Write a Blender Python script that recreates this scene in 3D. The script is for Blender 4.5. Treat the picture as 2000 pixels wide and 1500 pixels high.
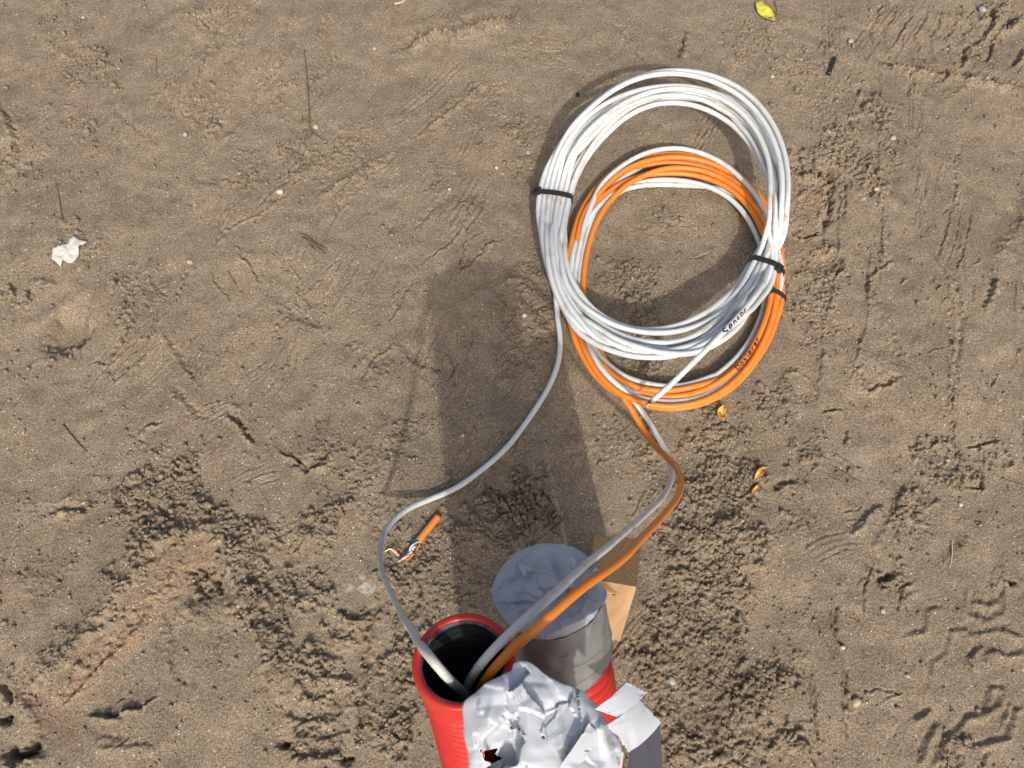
import bpy, bmesh, math, random
import numpy as np
from mathutils import Vector, Matrix, noise

for o in list(bpy.data.objects):
    bpy.data.objects.remove(o)
scene = bpy.context.scene
COL = scene.collection
rnd = random.Random(7)
rng = np.random.default_rng(11)

# ------------------------------------------------------------------ camera
H = 1.4                      # camera height above the sand, metres
TH = math.radians(25.0)      # tilt away from straight down
F = 1600.0                   # focal length in pixels of a 2000 px wide picture
cd = bpy.data.cameras.new('camera')
cam = bpy.data.objects.new('camera', cd)
COL.objects.link(cam)
cam.location = (0, 0, H)
cam.rotation_euler = (TH, 0, 0)
cd.sensor_width = 36.0
cd.lens = 36.0 * F / 2000.0
cd.clip_start = 0.02
cd.clip_end = 500.0
scene.camera = cam

# ------------------------------------------------------------------ light
SUN = Vector((-0.13, 1.12, -1.0)).normalized()
sl = bpy.data.lights.new('sun', 'SUN')
sl.energy = 3.25
sl.angle = math.radians(1.2)
sl.color = (1.0, 0.955, 0.88)
so = bpy.data.objects.new('sun', sl)
so.rotation_euler = SUN.to_track_quat('-Z', 'Y').to_euler()
so.location = (0, -3, 3)
COL.objects.link(so)
w = bpy.data.worlds.new('World')
scene.world = w
w.use_nodes = True
nt = w.node_tree
bg = nt.nodes['Background']
sky = nt.nodes.new('ShaderNodeTexSky')
sky.sky_type = 'NISHITA'
sky.sun_disc = False
sky.sun_elevation = math.asin(-SUN.z)
sky.sun_rotation = math.atan2(-SUN.x, -SUN.y)
sky.air_density = 0.8
sky.dust_density = 6.0
sky.ozone_density = 0.6
nt.links.new(sky.outputs[0], bg.inputs[0])
bg.inputs[1].default_value = 0.20
scene.view_settings.view_transform = 'Standard'
scene.view_settings.look = 'None'
scene.view_settings.gamma = 1.0
scene.view_settings.use_curve_mapping = False
scene.view_settings.exposure = -0.29
scene.render.engine = 'CYCLES'

# ------------------------------------------------------------------ helpers
ST, CT = math.sin(TH), math.cos(TH)


def at(px, py, z=0.0):
    """place in the world seen at photo point (px,py) for something z*H above the ground"""
    u, v = px - 1000.0, 750.0 - py
    t = (1.0 - z) * H / (F * CT - v * ST)
    return Vector((u * t, (v * CT + F * ST) * t, z * H))


def to_px(X, Y, Z):
    """numpy: world -> photo px"""
    dz = Z - H
    dep = Y * ST - dz * CT
    up = Y * CT + dz * ST
    return 1000 + F * X / dep, 750 - F * up / dep


def tag(o, label=None, cat=None, group=None, kind=None):
    if label: o['label'] = label
    if cat: o['category'] = cat
    if group: o['group'] = group
    if kind: o['kind'] = kind
    return o


def thing(name, loc, label, cat, group=None):
    o = bpy.data.objects.new(name, None)
    o.empty_display_size = 0.02
    o.location = loc
    COL.objects.link(o)
    return tag(o, label, cat, group)


def mesh_obj(name, verts, faces, mat, parent=None, smooth=True):
    me = bpy.data.meshes.new(name)
    verts = [tuple(v) for v in verts]
    me.from_pydata(verts, [], faces)
    if smooth:
        me.polygons.foreach_set('use_smooth', [True] * len(me.polygons))
    me.materials.append(mat)
    me.update()
    o = bpy.data.objects.new(name, me)
    COL.objects.link(o)
    if parent:
        o.parent = parent
        o.matrix_parent_inverse = Matrix.Translation(-parent.location)
    return o


def spline(pts, n=12):
    """centripetal-ish Catmull-Rom through points -> numpy array"""
    P = np.array([tuple(p) for p in pts], float)
    P = np.vstack([2 * P[0] - P[1], P, 2 * P[-1] - P[-2]])
    out = []
    for i in range(1, len(P) - 2):
        p0, p1, p2, p3 = P[i - 1], P[i], P[i + 1], P[i + 2]
        for k in range(n):
            t = k / n
            out.append(0.5 * ((2 * p1) + (-p0 + p2) * t + (2 * p0 - 5 * p1 + 4 * p2 - p3) * t * t + (-p0 + 3 * p1 - 3 * p2 + p3) * t ** 3))
    out.append(P[-2])
    return np.array(out)


def resample(P, step):
    d = np.r_[0, np.cumsum(np.linalg.norm(np.diff(P, axis=0), axis=1))]
    n = max(2, int(d[-1] / step))
    s = np.linspace(0, d[-1], n)
    return np.stack([np.interp(s, d, P[:, k]) for k in range(P.shape[1])], 1)


def smooth_path(P, it):
    P = P.copy()
    for _ in range(it):
        P[1:-1] = 0.25 * P[:-2] + 0.5 * P[1:-1] + 0.25 * P[2:]
    return P


def frames(P):
    T = np.gradient(P, axis=0)
    T /= np.linalg.norm(T, axis=1)[:, None] + 1e-12
    N = np.zeros_like(P)
    a = np.array([0, 0, 1.0])
    if abs(T[0] @ a) > 0.95:
        a = np.array([0, 1.0, 0])
    n = a - (a @ T[0]) * T[0]
    n /= np.linalg.norm(n)
    for i in range(len(P)):
        n = n - (n @ T[i]) * T[i]
        n /= np.linalg.norm(n)
        N[i] = n
    B = np.cross(T, N)
    return T, N, B


def tube_data(P, r, sides=12, caps=True):
    T, N, B = frames(P)
    n = len(P)
    r = np.broadcast_to(np.asarray(r, float), (n,))
    a = np.linspace(0, 2 * np.pi, sides, endpoint=False)
    V = P[:, None, :] + r[:, None, None] * (np.cos(a)[None, :, None] * N[:, None, :] + np.sin(a)[None, :, None] * B[:, None, :])
    V = V.reshape(-1, 3)
    faces = []
    for i in range(n - 1):
        for k in range(sides):
            k2 = (k + 1) % sides
            faces.append((i * sides + k, i * sides + k2, (i + 1) * sides + k2, (i + 1) * sides + k))
    if caps:
        faces.append(tuple(range(sides - 1, -1, -1)))
        faces.append(tuple((n - 1) * sides + k for k in range(sides)))
    return V, faces


def tube(name, P, r, mat, parent=None, sides=12):
    V, f = tube_data(np.asarray(P, float), r, sides)
    return mesh_obj(name, V, f, mat, parent)


def merge(parts):
    V, Fc = [], []
    b = 0
    for v, f in parts:
        v = [tuple(x) for x in v]
        V += v
        Fc += [tuple(i + b for i in q) for q in f]
        b += len(v)
    return V, Fc


# ------------------------------------------------------------------ materials
def new_mat(name):
    m = bpy.data.materials.new(name)
    m.use_nodes = True
    n = m.node_tree
    return m, n, n.nodes['Principled BSDF']


def N_(n, t, **kw):
    x = n.nodes.new(t)
    for k, v in kw.items():
        if k in x.inputs:
            x.inputs[k].default_value = v
        else:
            setattr(x, k, v)
    return x


def ramp(n, src, stops):
    r = n.nodes.new('ShaderNodeValToRGB')
    n.links.new(src, r.inputs[0])
    e = r.color_ramp.elements
    while len(e) < len(stops):
        e.new(0.5)
    for q, (p, c) in zip(e, stops):
        q.position = p
        q.color = c if len(c) == 4 else (*c, 1)
    return r


def mixc(n, fac, a, b, mode='MIX'):
    x = n.nodes.new('ShaderNodeMix')
    x.data_type = 'RGBA'
    x.blend_type = mode
    for sock, val in ((x.inputs[0], fac), (x.inputs[6], a), (x.inputs[7], b)):
        if hasattr(val, 'links') or hasattr(val, 'is_linked'):
            n.links.new(val, sock)
        else:
            sock.default_value = val if not isinstance(val, tuple) else (*val, 1)
    return x.outputs[2]


def plain(name, col, rough=0.5, noise_amt=0.12, scale=60, bump=0.0, bscale=400, spec=0.5, metallic=0.0, dirt=None, sss=0):
    m, n, p = new_mat(name)
    tc = N_(n, 'ShaderNodeTexCoord')
    nz = N_(n, 'ShaderNodeTexNoise', Scale=scale, Detail=4.0)
    n.links.new(tc.outputs['Object'], nz.inputs['Vector'])
    lo = tuple(c * (1 - noise_amt) for c in col)
    hi = tuple(min(1, c * (1 + noise_amt)) for c in col)
    r = ramp(n, nz.outputs[0], [(0.3, lo), (0.7, hi)])
    colr = r.outputs[0]
    if dirt:
        nz2 = N_(n, 'ShaderNodeTexNoise', Scale=dirt[1], Detail=6.0)
        n.links.new(tc.outputs['Object'], nz2.inputs['Vector'])
        d = ramp(n, nz2.outputs[0], [(dirt[2], (0, 0, 0)), (dirt[2] + 0.12, (dirt[3],) * 3)])
        colr = mixc(n, d.outputs[0], colr, dirt[0])
    n.links.new(colr, p.inputs['Base Color'])
    p.inputs['Roughness'].default_value = rough
    p.inputs['Metallic'].default_value = metallic
    p.inputs['Specular IOR Level'].default_value = spec
    if bump:
        nb = N_(n, 'ShaderNodeTexNoise', Scale=bscale, Detail=3.0)
        n.links.new(tc.outputs['Object'], nb.inputs['Vector'])
        b = N_(n, 'ShaderNodeBump', Strength=bump, Distance=0.001)
        n.links.new(nb.outputs[0], b.inputs['Height'])
        n.links.new(b.outputs[0], p.inputs['Normal'])
    return m


SAND_DUST = (0.36, 0.27, 0.18)


def sand_material():
    m, n, p = new_mat('damp_sand')
    g = N_(n, 'ShaderNodeNewGeometry')
    pos = g.outputs['Position']

    def nz(scale, detail=4, rough=0.6):
        x = N_(n, 'ShaderNodeTexNoise', Scale=scale, Detail=detail, Roughness=rough)
        n.links.new(pos, x.inputs['Vector'])
        return x.outputs[0]
    big = ramp(n, nz(2.6, 5), [(0.36, (0.261, 0.212, 0.151)), (0.5, (0.284, 0.231, 0.165)), (0.64, (0.309, 0.252, 0.180))])
    mid = ramp(n, nz(24, 6, 0.7), [(0.3, (0.80, 0.79, 0.77)), (0.7, (1.14, 1.14, 1.14))])
    c = mixc(n, 1.0, big.outputs[0], mid.outputs[0], 'MULTIPLY')
    fine = ramp(n, nz(520, 3, 0.7), [(0.28, (0.50, 0.48, 0.45)), (0.5, (0.98, 0.98, 0.98)), (0.72, (1.48, 1.48, 1.48))])
    c = mixc(n, 1.0, c, fine.outputs[0], 'MULTIPLY')
    md = ramp(n, nz(250, 2, 0.6), [(0.3, (0.84, 0.83, 0.82)), (0.7, (1.15, 1.15, 1.15))])
    c = mixc(n, 1.0, c, md.outputs[0], 'MULTIPLY')
    vg = N_(n, 'ShaderNodeTexVoronoi', Scale=620.0)
    n.links.new(pos, vg.inputs['Vector'])
    sg_ = N_(n, 'ShaderNodeSeparateColor')
    n.links.new(vg.outputs['Color'], sg_.inputs[0])
    gr = ramp(n, sg_.outputs[2], [(0.0, (0.66, 0.65, 0.64)), (0.5, (0.98, 0.98, 0.98)), (1.0, (1.36, 1.35, 1.33))])
    c = mixc(n, 1.0, c, gr.outputs[0], 'MULTIPLY')
    # vertex tone: damp/compact patches, pinkish crust, lime smears
    at_ = N_(n, 'ShaderNodeAttribute', attribute_name='tone')
    sp = N_(n, 'ShaderNodeSeparateColor')
    n.links.new(at_.outputs['Color'], sp.inputs[0])
    c = mixc(n, sp.outputs[0], c, mixc(n, 1.0, c, (1.08, 0.985, 0.94), 'MULTIPLY'))
    c = mixc(n, sp.outputs[1], c, mixc(n, 1.0, c, (0.66, 0.67, 0.69), 'MULTIPLY'))
    lime = mixc(n, 0.35, (0.55, 0.52, 0.44), c)
    c = mixc(n, sp.outputs[2], c, lime)
    # grains: pale quartz specks and dark specks
    vo = N_(n, 'ShaderNodeTexVoronoi', Scale=170.0)
    n.links.new(pos, vo.inputs['Vector'])
    dist = ramp(n, vo.outputs['Distance'], [(0.17, (1, 1, 1)), (0.25, (0, 0, 0))])
    sc = N_(n, 'ShaderNodeSeparateColor')
    n.links.new(vo.outputs['Color'], sc.inputs[0])
    pick = ramp(n, sc.outputs[0], [(0.935, (0, 0, 0)), (0.945, (1, 1, 1))])
    f1 = mixc(n, 1.0, dist.outputs[0], pick.outputs[0], 'MULTIPLY')
    c = mixc(n, f1, c, (0.72, 0.66, 0.55))
    pick2 = ramp(n, sc.outputs[1], [(0.93, (0, 0, 0)), (0.94, (1, 1, 1))])
    f2 = mixc(n, 1.0, dist.outputs[0], pick2.outputs[0], 'MULTIPLY')
    c = mixc(n, f2, c, (0.07, 0.055, 0.045))
    n.links.new(c, p.inputs['Base Color'])
    p.inputs['Roughness'].default_value = 0.92
    p.inputs['Specular IOR Level'].default_value = 0.25
    b1 = N_(n, 'ShaderNodeBump', Strength=1.0, Distance=0.0028)
    n.links.new(nz(380, 4, 0.75), b1.inputs['Height'])
    v2 = N_(n, 'ShaderNodeTexVoronoi', Scale=190.0)
    n.links.new(pos, v2.inputs['Vector'])
    b2 = N_(n, 'ShaderNodeBump', Strength=0.35, Distance=0.0015, invert=True)
    n.links.new(v2.outputs['Distance'], b2.inputs['Height'])
    n.links.new(b1.outputs[0], b2.inputs['Normal'])
    b3 = N_(n, 'ShaderNodeBump', Strength=0.30, Distance=0.004)
    n.links.new(nz(110, 5, 0.7), b3.inputs['Height'])
    n.links.new(b2.outputs[0], b3.inputs['Normal'])
    n.links.new(b3.outputs[0], p.inputs['Normal'])
    return m


M = {}
M['sand'] = sand_material()
M['white'] = plain('white_pvc', (0.57, 0.60, 0.595), 0.34, 0.03, 20, dirt=(SAND_DUST, 34, 0.57, 0.42))
M['orange'] = plain('orange_pvc', (0.72, 0.215, 0.028), 0.42, 0.06, 30, dirt=((0.50, 0.24, 0.10), 40, 0.60, 0.4), bump=0.12, bscale=260)
M['black'] = plain('black_nylon', (0.022, 0.022, 0.024), 0.38, 0.1, 80)
M['ink'] = plain('marker_ink', (0.035, 0.012, 0.022), 0.5, 0.2, 300)
M['gold'] = plain('ochre_print', (0.42, 0.28, 0.10), 0.5, 0.2, 400)
M['red'] = plain('red_polyethylene', (0.50, 0.028, 0.020), 0.34, 0.08, 25, dirt=((0.42, 0.12, 0.09), 50, 0.62, 0.4), bump=0.05, bscale=300)
M['liner'] = plain('black_liner', (0.020, 0.020, 0.022), 0.22, 0.2, 60)
M['scuff'] = plain('scuffed_edge', (0.09, 0.07, 0.07), 0.6, 0.5, 240)


def tape_material(name, col, rough):
    m, n, p = new_mat(name)
    tc = N_(n, 'ShaderNodeTexCoord')
    ob = tc.outputs['Object']
    nz = N_(n, 'ShaderNodeTexNoise', Scale=26.0, Detail=6.0)
    n.links.new(ob, nz.inputs['Vector'])
    r = ramp(n, nz.outputs[0], [(0.3, tuple(c * 0.90 for c in col)), (0.7, tuple(c * 1.06 for c in col))])
    n2 = N_(n, 'ShaderNodeTexNoise', Scale=60.0, Detail=8.0)
    n.links.new(ob, n2.inputs['Vector'])
    d = ramp(n, n2.outputs[0], [(0.60, (0, 0, 0)), (0.74, (0.35, 0.35, 0.35))])
    c = mixc(n, d.outputs[0], r.outputs[0], (0.38, 0.31, 0.24))
    n.links.new(c, p.inputs['Base Color'])
    rr = ramp(n, nz.outputs[0], [(0.3, (rough * 0.8,) * 3), (0.7, (rough * 1.25,) * 3)])
    n.links.new(rr.outputs[0], p.inputs['Roughness'])
    p.inputs['Metallic'].default_value = 0.08
    # woven scrim
    b = None
    for rot in (0.4, 0.4 + math.pi / 2):
        mp = N_(n, 'ShaderNodeMapping')
        mp.inputs['Rotation'].default_value = (0, 0, rot)
        n.links.new(ob, mp.inputs['Vector'])
        wv = N_(n, 'ShaderNodeTexWave', Scale=330.0, Distortion=0.3)
        n.links.new(mp.outputs[0], wv.inputs['Vector'])
        bb = N_(n, 'ShaderNodeBump', Strength=0.10, Distance=0.0006)
        n.links.new(wv.outputs[1], bb.inputs['Height'])
        if b: n.links.new(b.outputs[0], bb.inputs['Normal'])
        b = bb
    b3 = N_(n, 'ShaderNodeBump', Strength=0.35, Distance=0.002)
    n.links.new(n2.outputs[0], b3.inputs['Height'])
    n.links.new(b.outputs[0], b3.inputs['Normal'])
    n.links.new(b3.outputs[0], p.inputs['Normal'])
    return m


M['shaded_tape'] = tape_material('shaded_duct_tape', (0.20, 0.20, 0.197), 0.42)  # silver tape darkened: the shade on the back pipe's wall is in its colour
M['tape'] = tape_material('silver_duct_tape', (0.45, 0.48, 0.515), 0.50)


def wood_material():
    m, n, p = new_mat('pine_wood')
    tc = N_(n, 'ShaderNodeTexCoord')
    mp = N_(n, 'ShaderNodeMapping')
    mp.inputs['Scale'].default_value = (60, 60, 4)
    n.links.new(tc.outputs['Object'], mp.inputs['Vector'])
    nz = N_(n, 'ShaderNodeTexNoise', Scale=1.0, Detail=5.0, Distortion=0.6)
    n.links.new(mp.outputs[0], nz.inputs['Vector'])
    r = ramp(n, nz.outputs[0], [(0.3, (0.44, 0.27, 0.13)), (0.55, (0.54, 0.36, 0.19)), (0.75, (0.60, 0.42, 0.24))])
    n.links.new(r.outputs[0], p.inputs['Base Color'])
    p.inputs['Roughness'].default_value = 0.7
    return m


def endgrain_material():
    m, n, p = new_mat('dark_end_grain')
    tc = N_(n, 'ShaderNodeTexCoord')
    mp = N_(n, 'ShaderNodeMapping')
    mp.inputs['Location'].default_value = (0.09, 0.02, 0)
    n.links.new(tc.outputs['Object'], mp.inputs['Vector'])
    wv = N_(n, 'ShaderNodeTexWave', wave_type='RINGS', Scale=150.0, Distortion=5.0, Detail=3.0)
    wv.rings_direction = 'Z'
    n.links.new(mp.outputs[0], wv.inputs['Vector'])
    r = ramp(n, wv.outputs[1], [(0.2, (0.075, 0.046, 0.022)), (0.8, (0.14, 0.088, 0.043))])  # end grain a darker brown than the post's sides
    n.links.new(r.outputs[0], p.inputs['Base Color'])
    p.inputs['Roughness'].default_value = 0.75
    b = N_(n, 'ShaderNodeBump', Strength=0.5, Distance=0.001)
    n.links.new(wv.outputs[1], b.inputs['Height'])
    n.links.new(b.outputs[0], p.inputs['Normal'])
    return m


M['wood'] = wood_material()
M['endgrain'] = endgrain_material()

# ------------------------------------------------------------------ the ground
STEP = 0.0020
X0, X1, Y0, Y1 = -1.28, 1.28, -0.06, 1.73
nx = int((X1 - X0) / STEP) + 1
ny = int((Y1 - Y0) / STEP) + 1
gx = X0 + np.arange(nx) * STEP
gy = Y0 + np.arange(ny) * STEP
GX, GY = np.meshgrid(gx, gy)
PX, PY = to_px(GX, GY, 0 * GX)


def band_noise(lo, hi, slope=1.0, stretch=1.0, ang=0.0, seed=0):
    """filtered noise; lo/hi wavelengths in metres; optional stretching along a direction"""
    r = np.random.default_rng(seed)
    f = np.fft.rfft2(r.standard_normal((ny, nx)))
    ky = np.fft.fftfreq(ny, STEP)[:, None]
    kx = np.fft.rfftfreq(nx, STEP)[None, :]
    a = kx * math.cos(ang) + ky * math.sin(ang)
    b = -kx * math.sin(ang) + ky * math.cos(ang)
    k = np.sqrt((a * stretch) ** 2 + b ** 2) + 1e-9
    amp = k ** (-slope) * np.exp(-(1 / (k * hi)) ** 4) * np.exp(-(k * lo) ** 4)
    z = np.fft.irfft2(f * amp, s=(ny, nx))
    return z / z.std()


def smoothstep(x, a, b):
    t = np.clip((x - a) / (b - a), 0, 1)
    return t * t * (3 - 2 * t)


wobble_x = band_noise(0.01, 0.12, 1.3, seed=5)
wobble_y = band_noise(0.01, 0.12, 1.3, seed=6)
rough_n = band_noise(0.006, 0.05, 1.0, seed=9)


def poly_dist(pts, pad, wob=3.0):
    """signed distance (px) to a polyline in a window; returns slices, signed d, along fraction"""
    pts = np.array(pts, float)
    x0, y0 = pts.min(0) - pad
    x1, y1 = pts.max(0) + pad
    ok = (PX > x0) & (PX < x1) & (PY > y0) & (PY < y1)
    rows = np.where(ok.any(1))[0]
    cols = np.where(ok.any(0))[0]
    if not len(rows): return None
    sl_ = (slice(rows[0], rows[-1] + 1), slice(cols[0], cols[-1] + 1))
    qx = PX[sl_] + wob * wobble_x[sl_]
    qy = PY[sl_] + wob * wobble_y[sl_]
    best = np.full(qx.shape, 1e9)
    sg = np.ones(qx.shape)
    al = np.zeros(qx.shape)
    L = np.r_[0, np.cumsum(np.hypot(*np.diff(pts, axis=0).T))]
    for i in range(len(pts) - 1):
        a, b = pts[i], pts[i + 1]
        d = b - a
        l2 = d @ d + 1e-9
        t = np.clip(((qx - a[0]) * d[0] + (qy - a[1]) * d[1]) / l2, 0, 1)
        ex, ey = qx - (a[0] + t * d[0]), qy - (a[1] + t * d[1])
        dd = np.hypot(ex, ey)
        m = dd < best
        best = np.where(m, dd, best)
        sg = np.where(m, np.sign(d[0] * ey - d[1] * ex), sg)
        al = np.where(m, (L[i] + t * math.sqrt(l2)) / L[-1], al)
    return sl_, best, sg, al


hgt = 0.0030 * band_noise(0.09, 0.8, 1.8, seed=1)
hgt += 0.0009 * band_noise(0.03, 0.14, 1.4, seed=2)
# wiped, stroked texture running lower-left to upper-right
strk = band_noise(0.010, 0.07, 1.0, stretch=6.0, ang=math.radians(48), seed=3)
strk_mask = smoothstep(band_noise(0.12, 0.5, 1.5, seed=4), -0.4, 1.0)
hgt += 0.00022 * strk * strk_mask
strk2 = band_noise(0.008, 0.05, 1.0, stretch=7.0, ang=math.radians(95), seed=31)
hgt += 0.00022 * strk2 * smoothstep(band_noise(0.1, 0.5, 1.5, seed=32), 0.1, 1.2)
crumb = np.zeros_like(hgt)     # how crumbly the ground is (0..1)
tone = np.zeros((ny, nx, 3))


blob_low = []     # basins pressed into the ground: cx, cy, rx, ry, depth


def blob(cx, cy, r, amt=1.0, ry=None):
    ry = ry or r
    d = np.hypot((PX + 14 * wobble_x - cx) / r, (PY + 14 * wobble_y - cy) / ry)
    np.maximum(crumb, amt * (1 - smoothstep(d, 0.45, 1.0)), out=crumb)


def crumb_line(pts, r, amt=1.0):
    q = poly_dist(pts, r * 1.5, 14.0)
    if q is None: return
    s, d, sg, al = q
    crumb[s] = np.maximum(crumb[s], amt * (1 - smoothstep(d / r, 0.35, 1.0)))


def groove(pts, w_=4.0, depth=3.0, lip=0.35, wob=2.0, rough=.35):
    """a scratch with raised lips; depth in mm, width in px"""
    if w_ < 5: w_ = max(1.5, .72 * w_)
    q = poly_dist(pts, w_ * 6 + 4, wob)
    if q is None: return
    s, d, sg, al = q
    env = np.clip(np.minimum(al, 1 - al) * 7 + 0.15, 0, 1)
    env = env * (0.8 + rough * rough_n[s])
    below = sg * (1 if pts[-1][0] >= pts[0][0] else -1)
    z = -np.exp(-(d / w_) ** 2) + lip * np.where(below > 0, 1.9, .25) * np.exp(-((d - 1.9 * w_) / (1.1 * w_)) ** 2)
    hgt[s] += GM * depth * 0.001 * z * env


def step(pts, side, height=4.0, sharp=2.5, reach=50.0, wob=2.0, rough=.35):
    """ground rises by height mm on one side of a line and fades back over reach px"""
    if sharp < 4: sharp *= .7
    q = poly_dist(pts, reach * 2.2, wob)
    if q is None: return
    s, d, sg, al = q
    env = np.clip(np.minimum(al, 1 - al) * 6, 0, 1)
    sd = d * sg * side
    z = (1 / (1 + np.exp(-np.clip(sd / sharp, -30, 30)))) * np.exp(-np.clip(sd, 0, None) / reach) \
        - 0.35 * (1 / (1 + np.exp(np.clip(sd / sharp, -30, 30)))) * np.exp(np.clip(sd, None, 0) / reach)
    edge = 1 + rough * rough_n[s] * np.exp(-(d / 12) ** 2)
    hgt[s] += 1.6 * height * 0.001 * z * env * edge


GM = 2.7        # overall depth of authored scratches


def TL(l): return [(x / 2, y / 2) for x, y in l]
def BL(l): return [(x / 2, 750 + y / 2) for x, y in l]
def BR(l): return [(1300 + x / 2, 750 + y / 2) for x, y in l]
def TR(l): return [(1400 + x / 2.5, y / 2.5) for x, y in l]


# ---- upper left: wiped tongues, scratches, the crevice
step(TL([(1220, 830), (1260, 760), (1350, 690), (1430, 640), (1500, 600), (1550, 588)]), 1, 3.6, 2.0, 26)
groove(TL([(1220, 830), (1290, 735), (1430, 637), (1550, 585)]), 3, 1.6)
step(TL([(1290, 890), (1310, 830), (1370, 760), (1440, 690), (1545, 620)]), -1, 2.4, 2.0, 20)
groove(TL([(1290, 890), (1310, 830), (1370, 760), (1440, 690), (1545, 620)]), 2.6, 2.4)
groove(TL([(1610, 540), (1680, 490), (1760, 430), (1820, 380), (1870, 340), (1990, 335)]), 4, 4.0)
crumb_line(TL([(1610, 540), (1700, 480), (1820, 380), (1870, 340)]), 14, 0.6)
groove(TL([(1580, 165), (1640, 125), (1700, 105), (1790, 112), (1850, 90), (1990, 60)]), 9, 11.0, 0.3)
step(TL([(1580, 165), (1640, 125), (1700, 105), (1790, 112), (1850, 90), (1900, 60)]), 1, 5, 3, 40)
groove(TL([(650, 470), (700, 410), (760, 340), (790, 260), (830, 150), (880, 80)]), 3.2, 2.6)
groove(TL([(680, 470), (740, 430), (755, 370), (765, 330)]), 2.6, 2.0)
groove(TL([(900, 300), (920, 200), (940, 120), (990, 40)]), 2.6, 1.6)
groove(TL([(950, 160), (970, 110), (1010, 20)]), 2.4, 1.5)
groove(TL([(990, 390), (1010, 350), (1060, 290), (1120, 215)]), 4, 2.6)
crumb_line(TL([(1000, 415), (1090, 420), (1110, 370)]), 16, 0.7)
groove(TL([(1230, 160), (1260, 100), (1300, 20)]), 3, 2.0)
groove(TL([(1210, 330), (1290, 260), (1300, 210)]), 4, 3.0)
step(TL([(450, 430), (520, 500), (620, 560)]), -1, 2.5, 4, 22)
groove(TL([(440, 420), (530, 495), (630, 560)]), 7, 1.4)
groove(TL([(830, 980), (870, 900), (940, 860), (1010, 830), (1060, 800), (1110, 755)]), 4, 2.6)
groove(TL([(680, 1160), (720, 1080), (755, 1030)]), 4, 2.4)
groove(TL([(1080, 700), (1150, 640), (1210, 570)]), 4, 2.6)
groove(TL([(860, 700), (950, 720), (1000, 670)]), 4, 2.2)
groove(TL([(580, 390), (640, 350), (700, 310)]), 3, 2.2)
groove(TL([(590, 370), (640, 330), (690, 290)]), 3, 2.0)
groove(TL([(160, 435), (220, 415), (280, 400)]), 3, 1.8)
groove(TL([(1790, 1080), (1850, 1010), (1900, 950), (1970, 930)]), 3.4, 2.6)
groove(TL([(1640, 1040), (1760, 950), (1820, 850), (1860, 750)]), 3.4, 2.2)
groove(TL([(1790, 1070), (1810, 980), (1830, 880), (1880, 810), (1900, 740)]), 3.0, 2.2)
groove(TL([(1600, 900), (1690, 820), (1790, 740)]), 5, 1.2)
groove(TL([(930, 960), (970, 1030), (1020, 1110)]), 3, 2.2)
groove(TL([(820, 1040), (850, 1110), (900, 1180)]), 3, 1.6)
groove(TL([(1520, 1260), (1570, 1170), (1600, 1110)]), 3, 2.2)
groove(TL([(430, 1395), (470, 1330), (505, 1240)]), 5, 3.6)
groove(TL([(440, 1480), (540, 1400), (590, 1300), (600, 1210)]), 4, 2.4)
groove(TL([(50, 1030), (110, 960), (140, 900)]), 3, 1.5)
groove(TL([(640, 1290), (700, 1380), (760, 1480)]), 5, 1.4)
groove(TL([(1180, 1160), (1260, 1080), (1330, 1010)]), 3, 1.5)
step(TL([(1100, 1250), (1180, 1250), (1260, 1290)]), 1, 2.5, 3, 30)
groove(TL([(1550, 1330), (1620, 1400), (1740, 1450)]), 6, 1.2)
groove(TL([(0, 400), (60, 500), (80, 580), (60, 640)]), 5, 2.6)
groove(TL([(1400, 1500), (1460, 1400), (1530, 1330)]), 4, 1.8)
groove(TL([(720, 40), (790, 60), (840, 30), (900, 40)]), 4, 3.5)
groove(TL([(700, 45), (780, 80), (830, 120)]), 3, 2.5)
for a, b, r, am in [(170, 130, 60, .7), (400, 230, 45, .8), (200, 130, 30, .9), (170, 245, 30, .8), (420, 40, 50, .5), (520, 120, 30, .4),
                    (500, 340, 50, .6), (590, 310, 55, .7), (620, 340, 40, .6), (690, 300, 70, .5), (860, 340, 50, .4), (150, 480, 60, .5),
                    (280, 560, 60, .6), (30, 340, 35, .7), (20, 590, 35, .9), (250, 590, 30, .7), (600, 610, 60, .5), (380, 720, 50, .4),
                    (730, 700, 50, .5), (960, 230, 70, .5), (1030, 260, 45, .8), (1020, 320, 30, .8), (1030, 90, 60, .4), (120, 40, 70, .4)]:
    blob(a, b, r, am)
# heel print with its deep crescent wall
step([(30, 725), (75, 695), (125, 690), (158, 658), (175, 610), (188, 540)], 1, 1.5, 2.0, 30, 1.5)
blob_low.append((102, 612, 92, 92, .030))
step([(50, 560), (70, 545), (100, 548), (115, 560)], 1, 3.5, 2.5, 25)
# ---- lower left
crumb_line(BL([(500, 480), (640, 370), (760, 480), (900, 600), (1000, 800), (1080, 1000), (1110, 1100)]), 55, 0.95)
crumb_line(BL([(520, 700), (600, 600), (740, 550), (860, 600)]), 42, 1.0)
crumb_line(BL([(520, 760), (430, 880), (330, 960), (200, 1100)]), 34, 0.7)
crumb_line(BL([(1000, 560), (1150, 590), (1260, 570), (1330, 500)]), 38, 0.8)
step(BL([(860, 600), (900, 760), (980, 950), (1040, 1150), (1080, 1290)]), -1, 10, 3, 45)
step(BL([(860, 610), (740, 590), (620, 650), (520, 790), (380, 980), (230, 1130), (120, 1220)]), 1, 9, 3, 40)
step(BL([(800, 690), (690, 740), (600, 850), (450, 1020), (310, 1170), (200, 1270)]), 1, 13, 13, 75)
step(BL([(600, 880), (440, 1050), (380, 1115), (300, 1200), (240, 1255)]), -1, 5, 1.8, 30, 1.5)
groove(BL([(480, 1010), (380, 1115), (300, 1200), (240, 1255)]), 2.5, 3, .2, 1.5)
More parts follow.
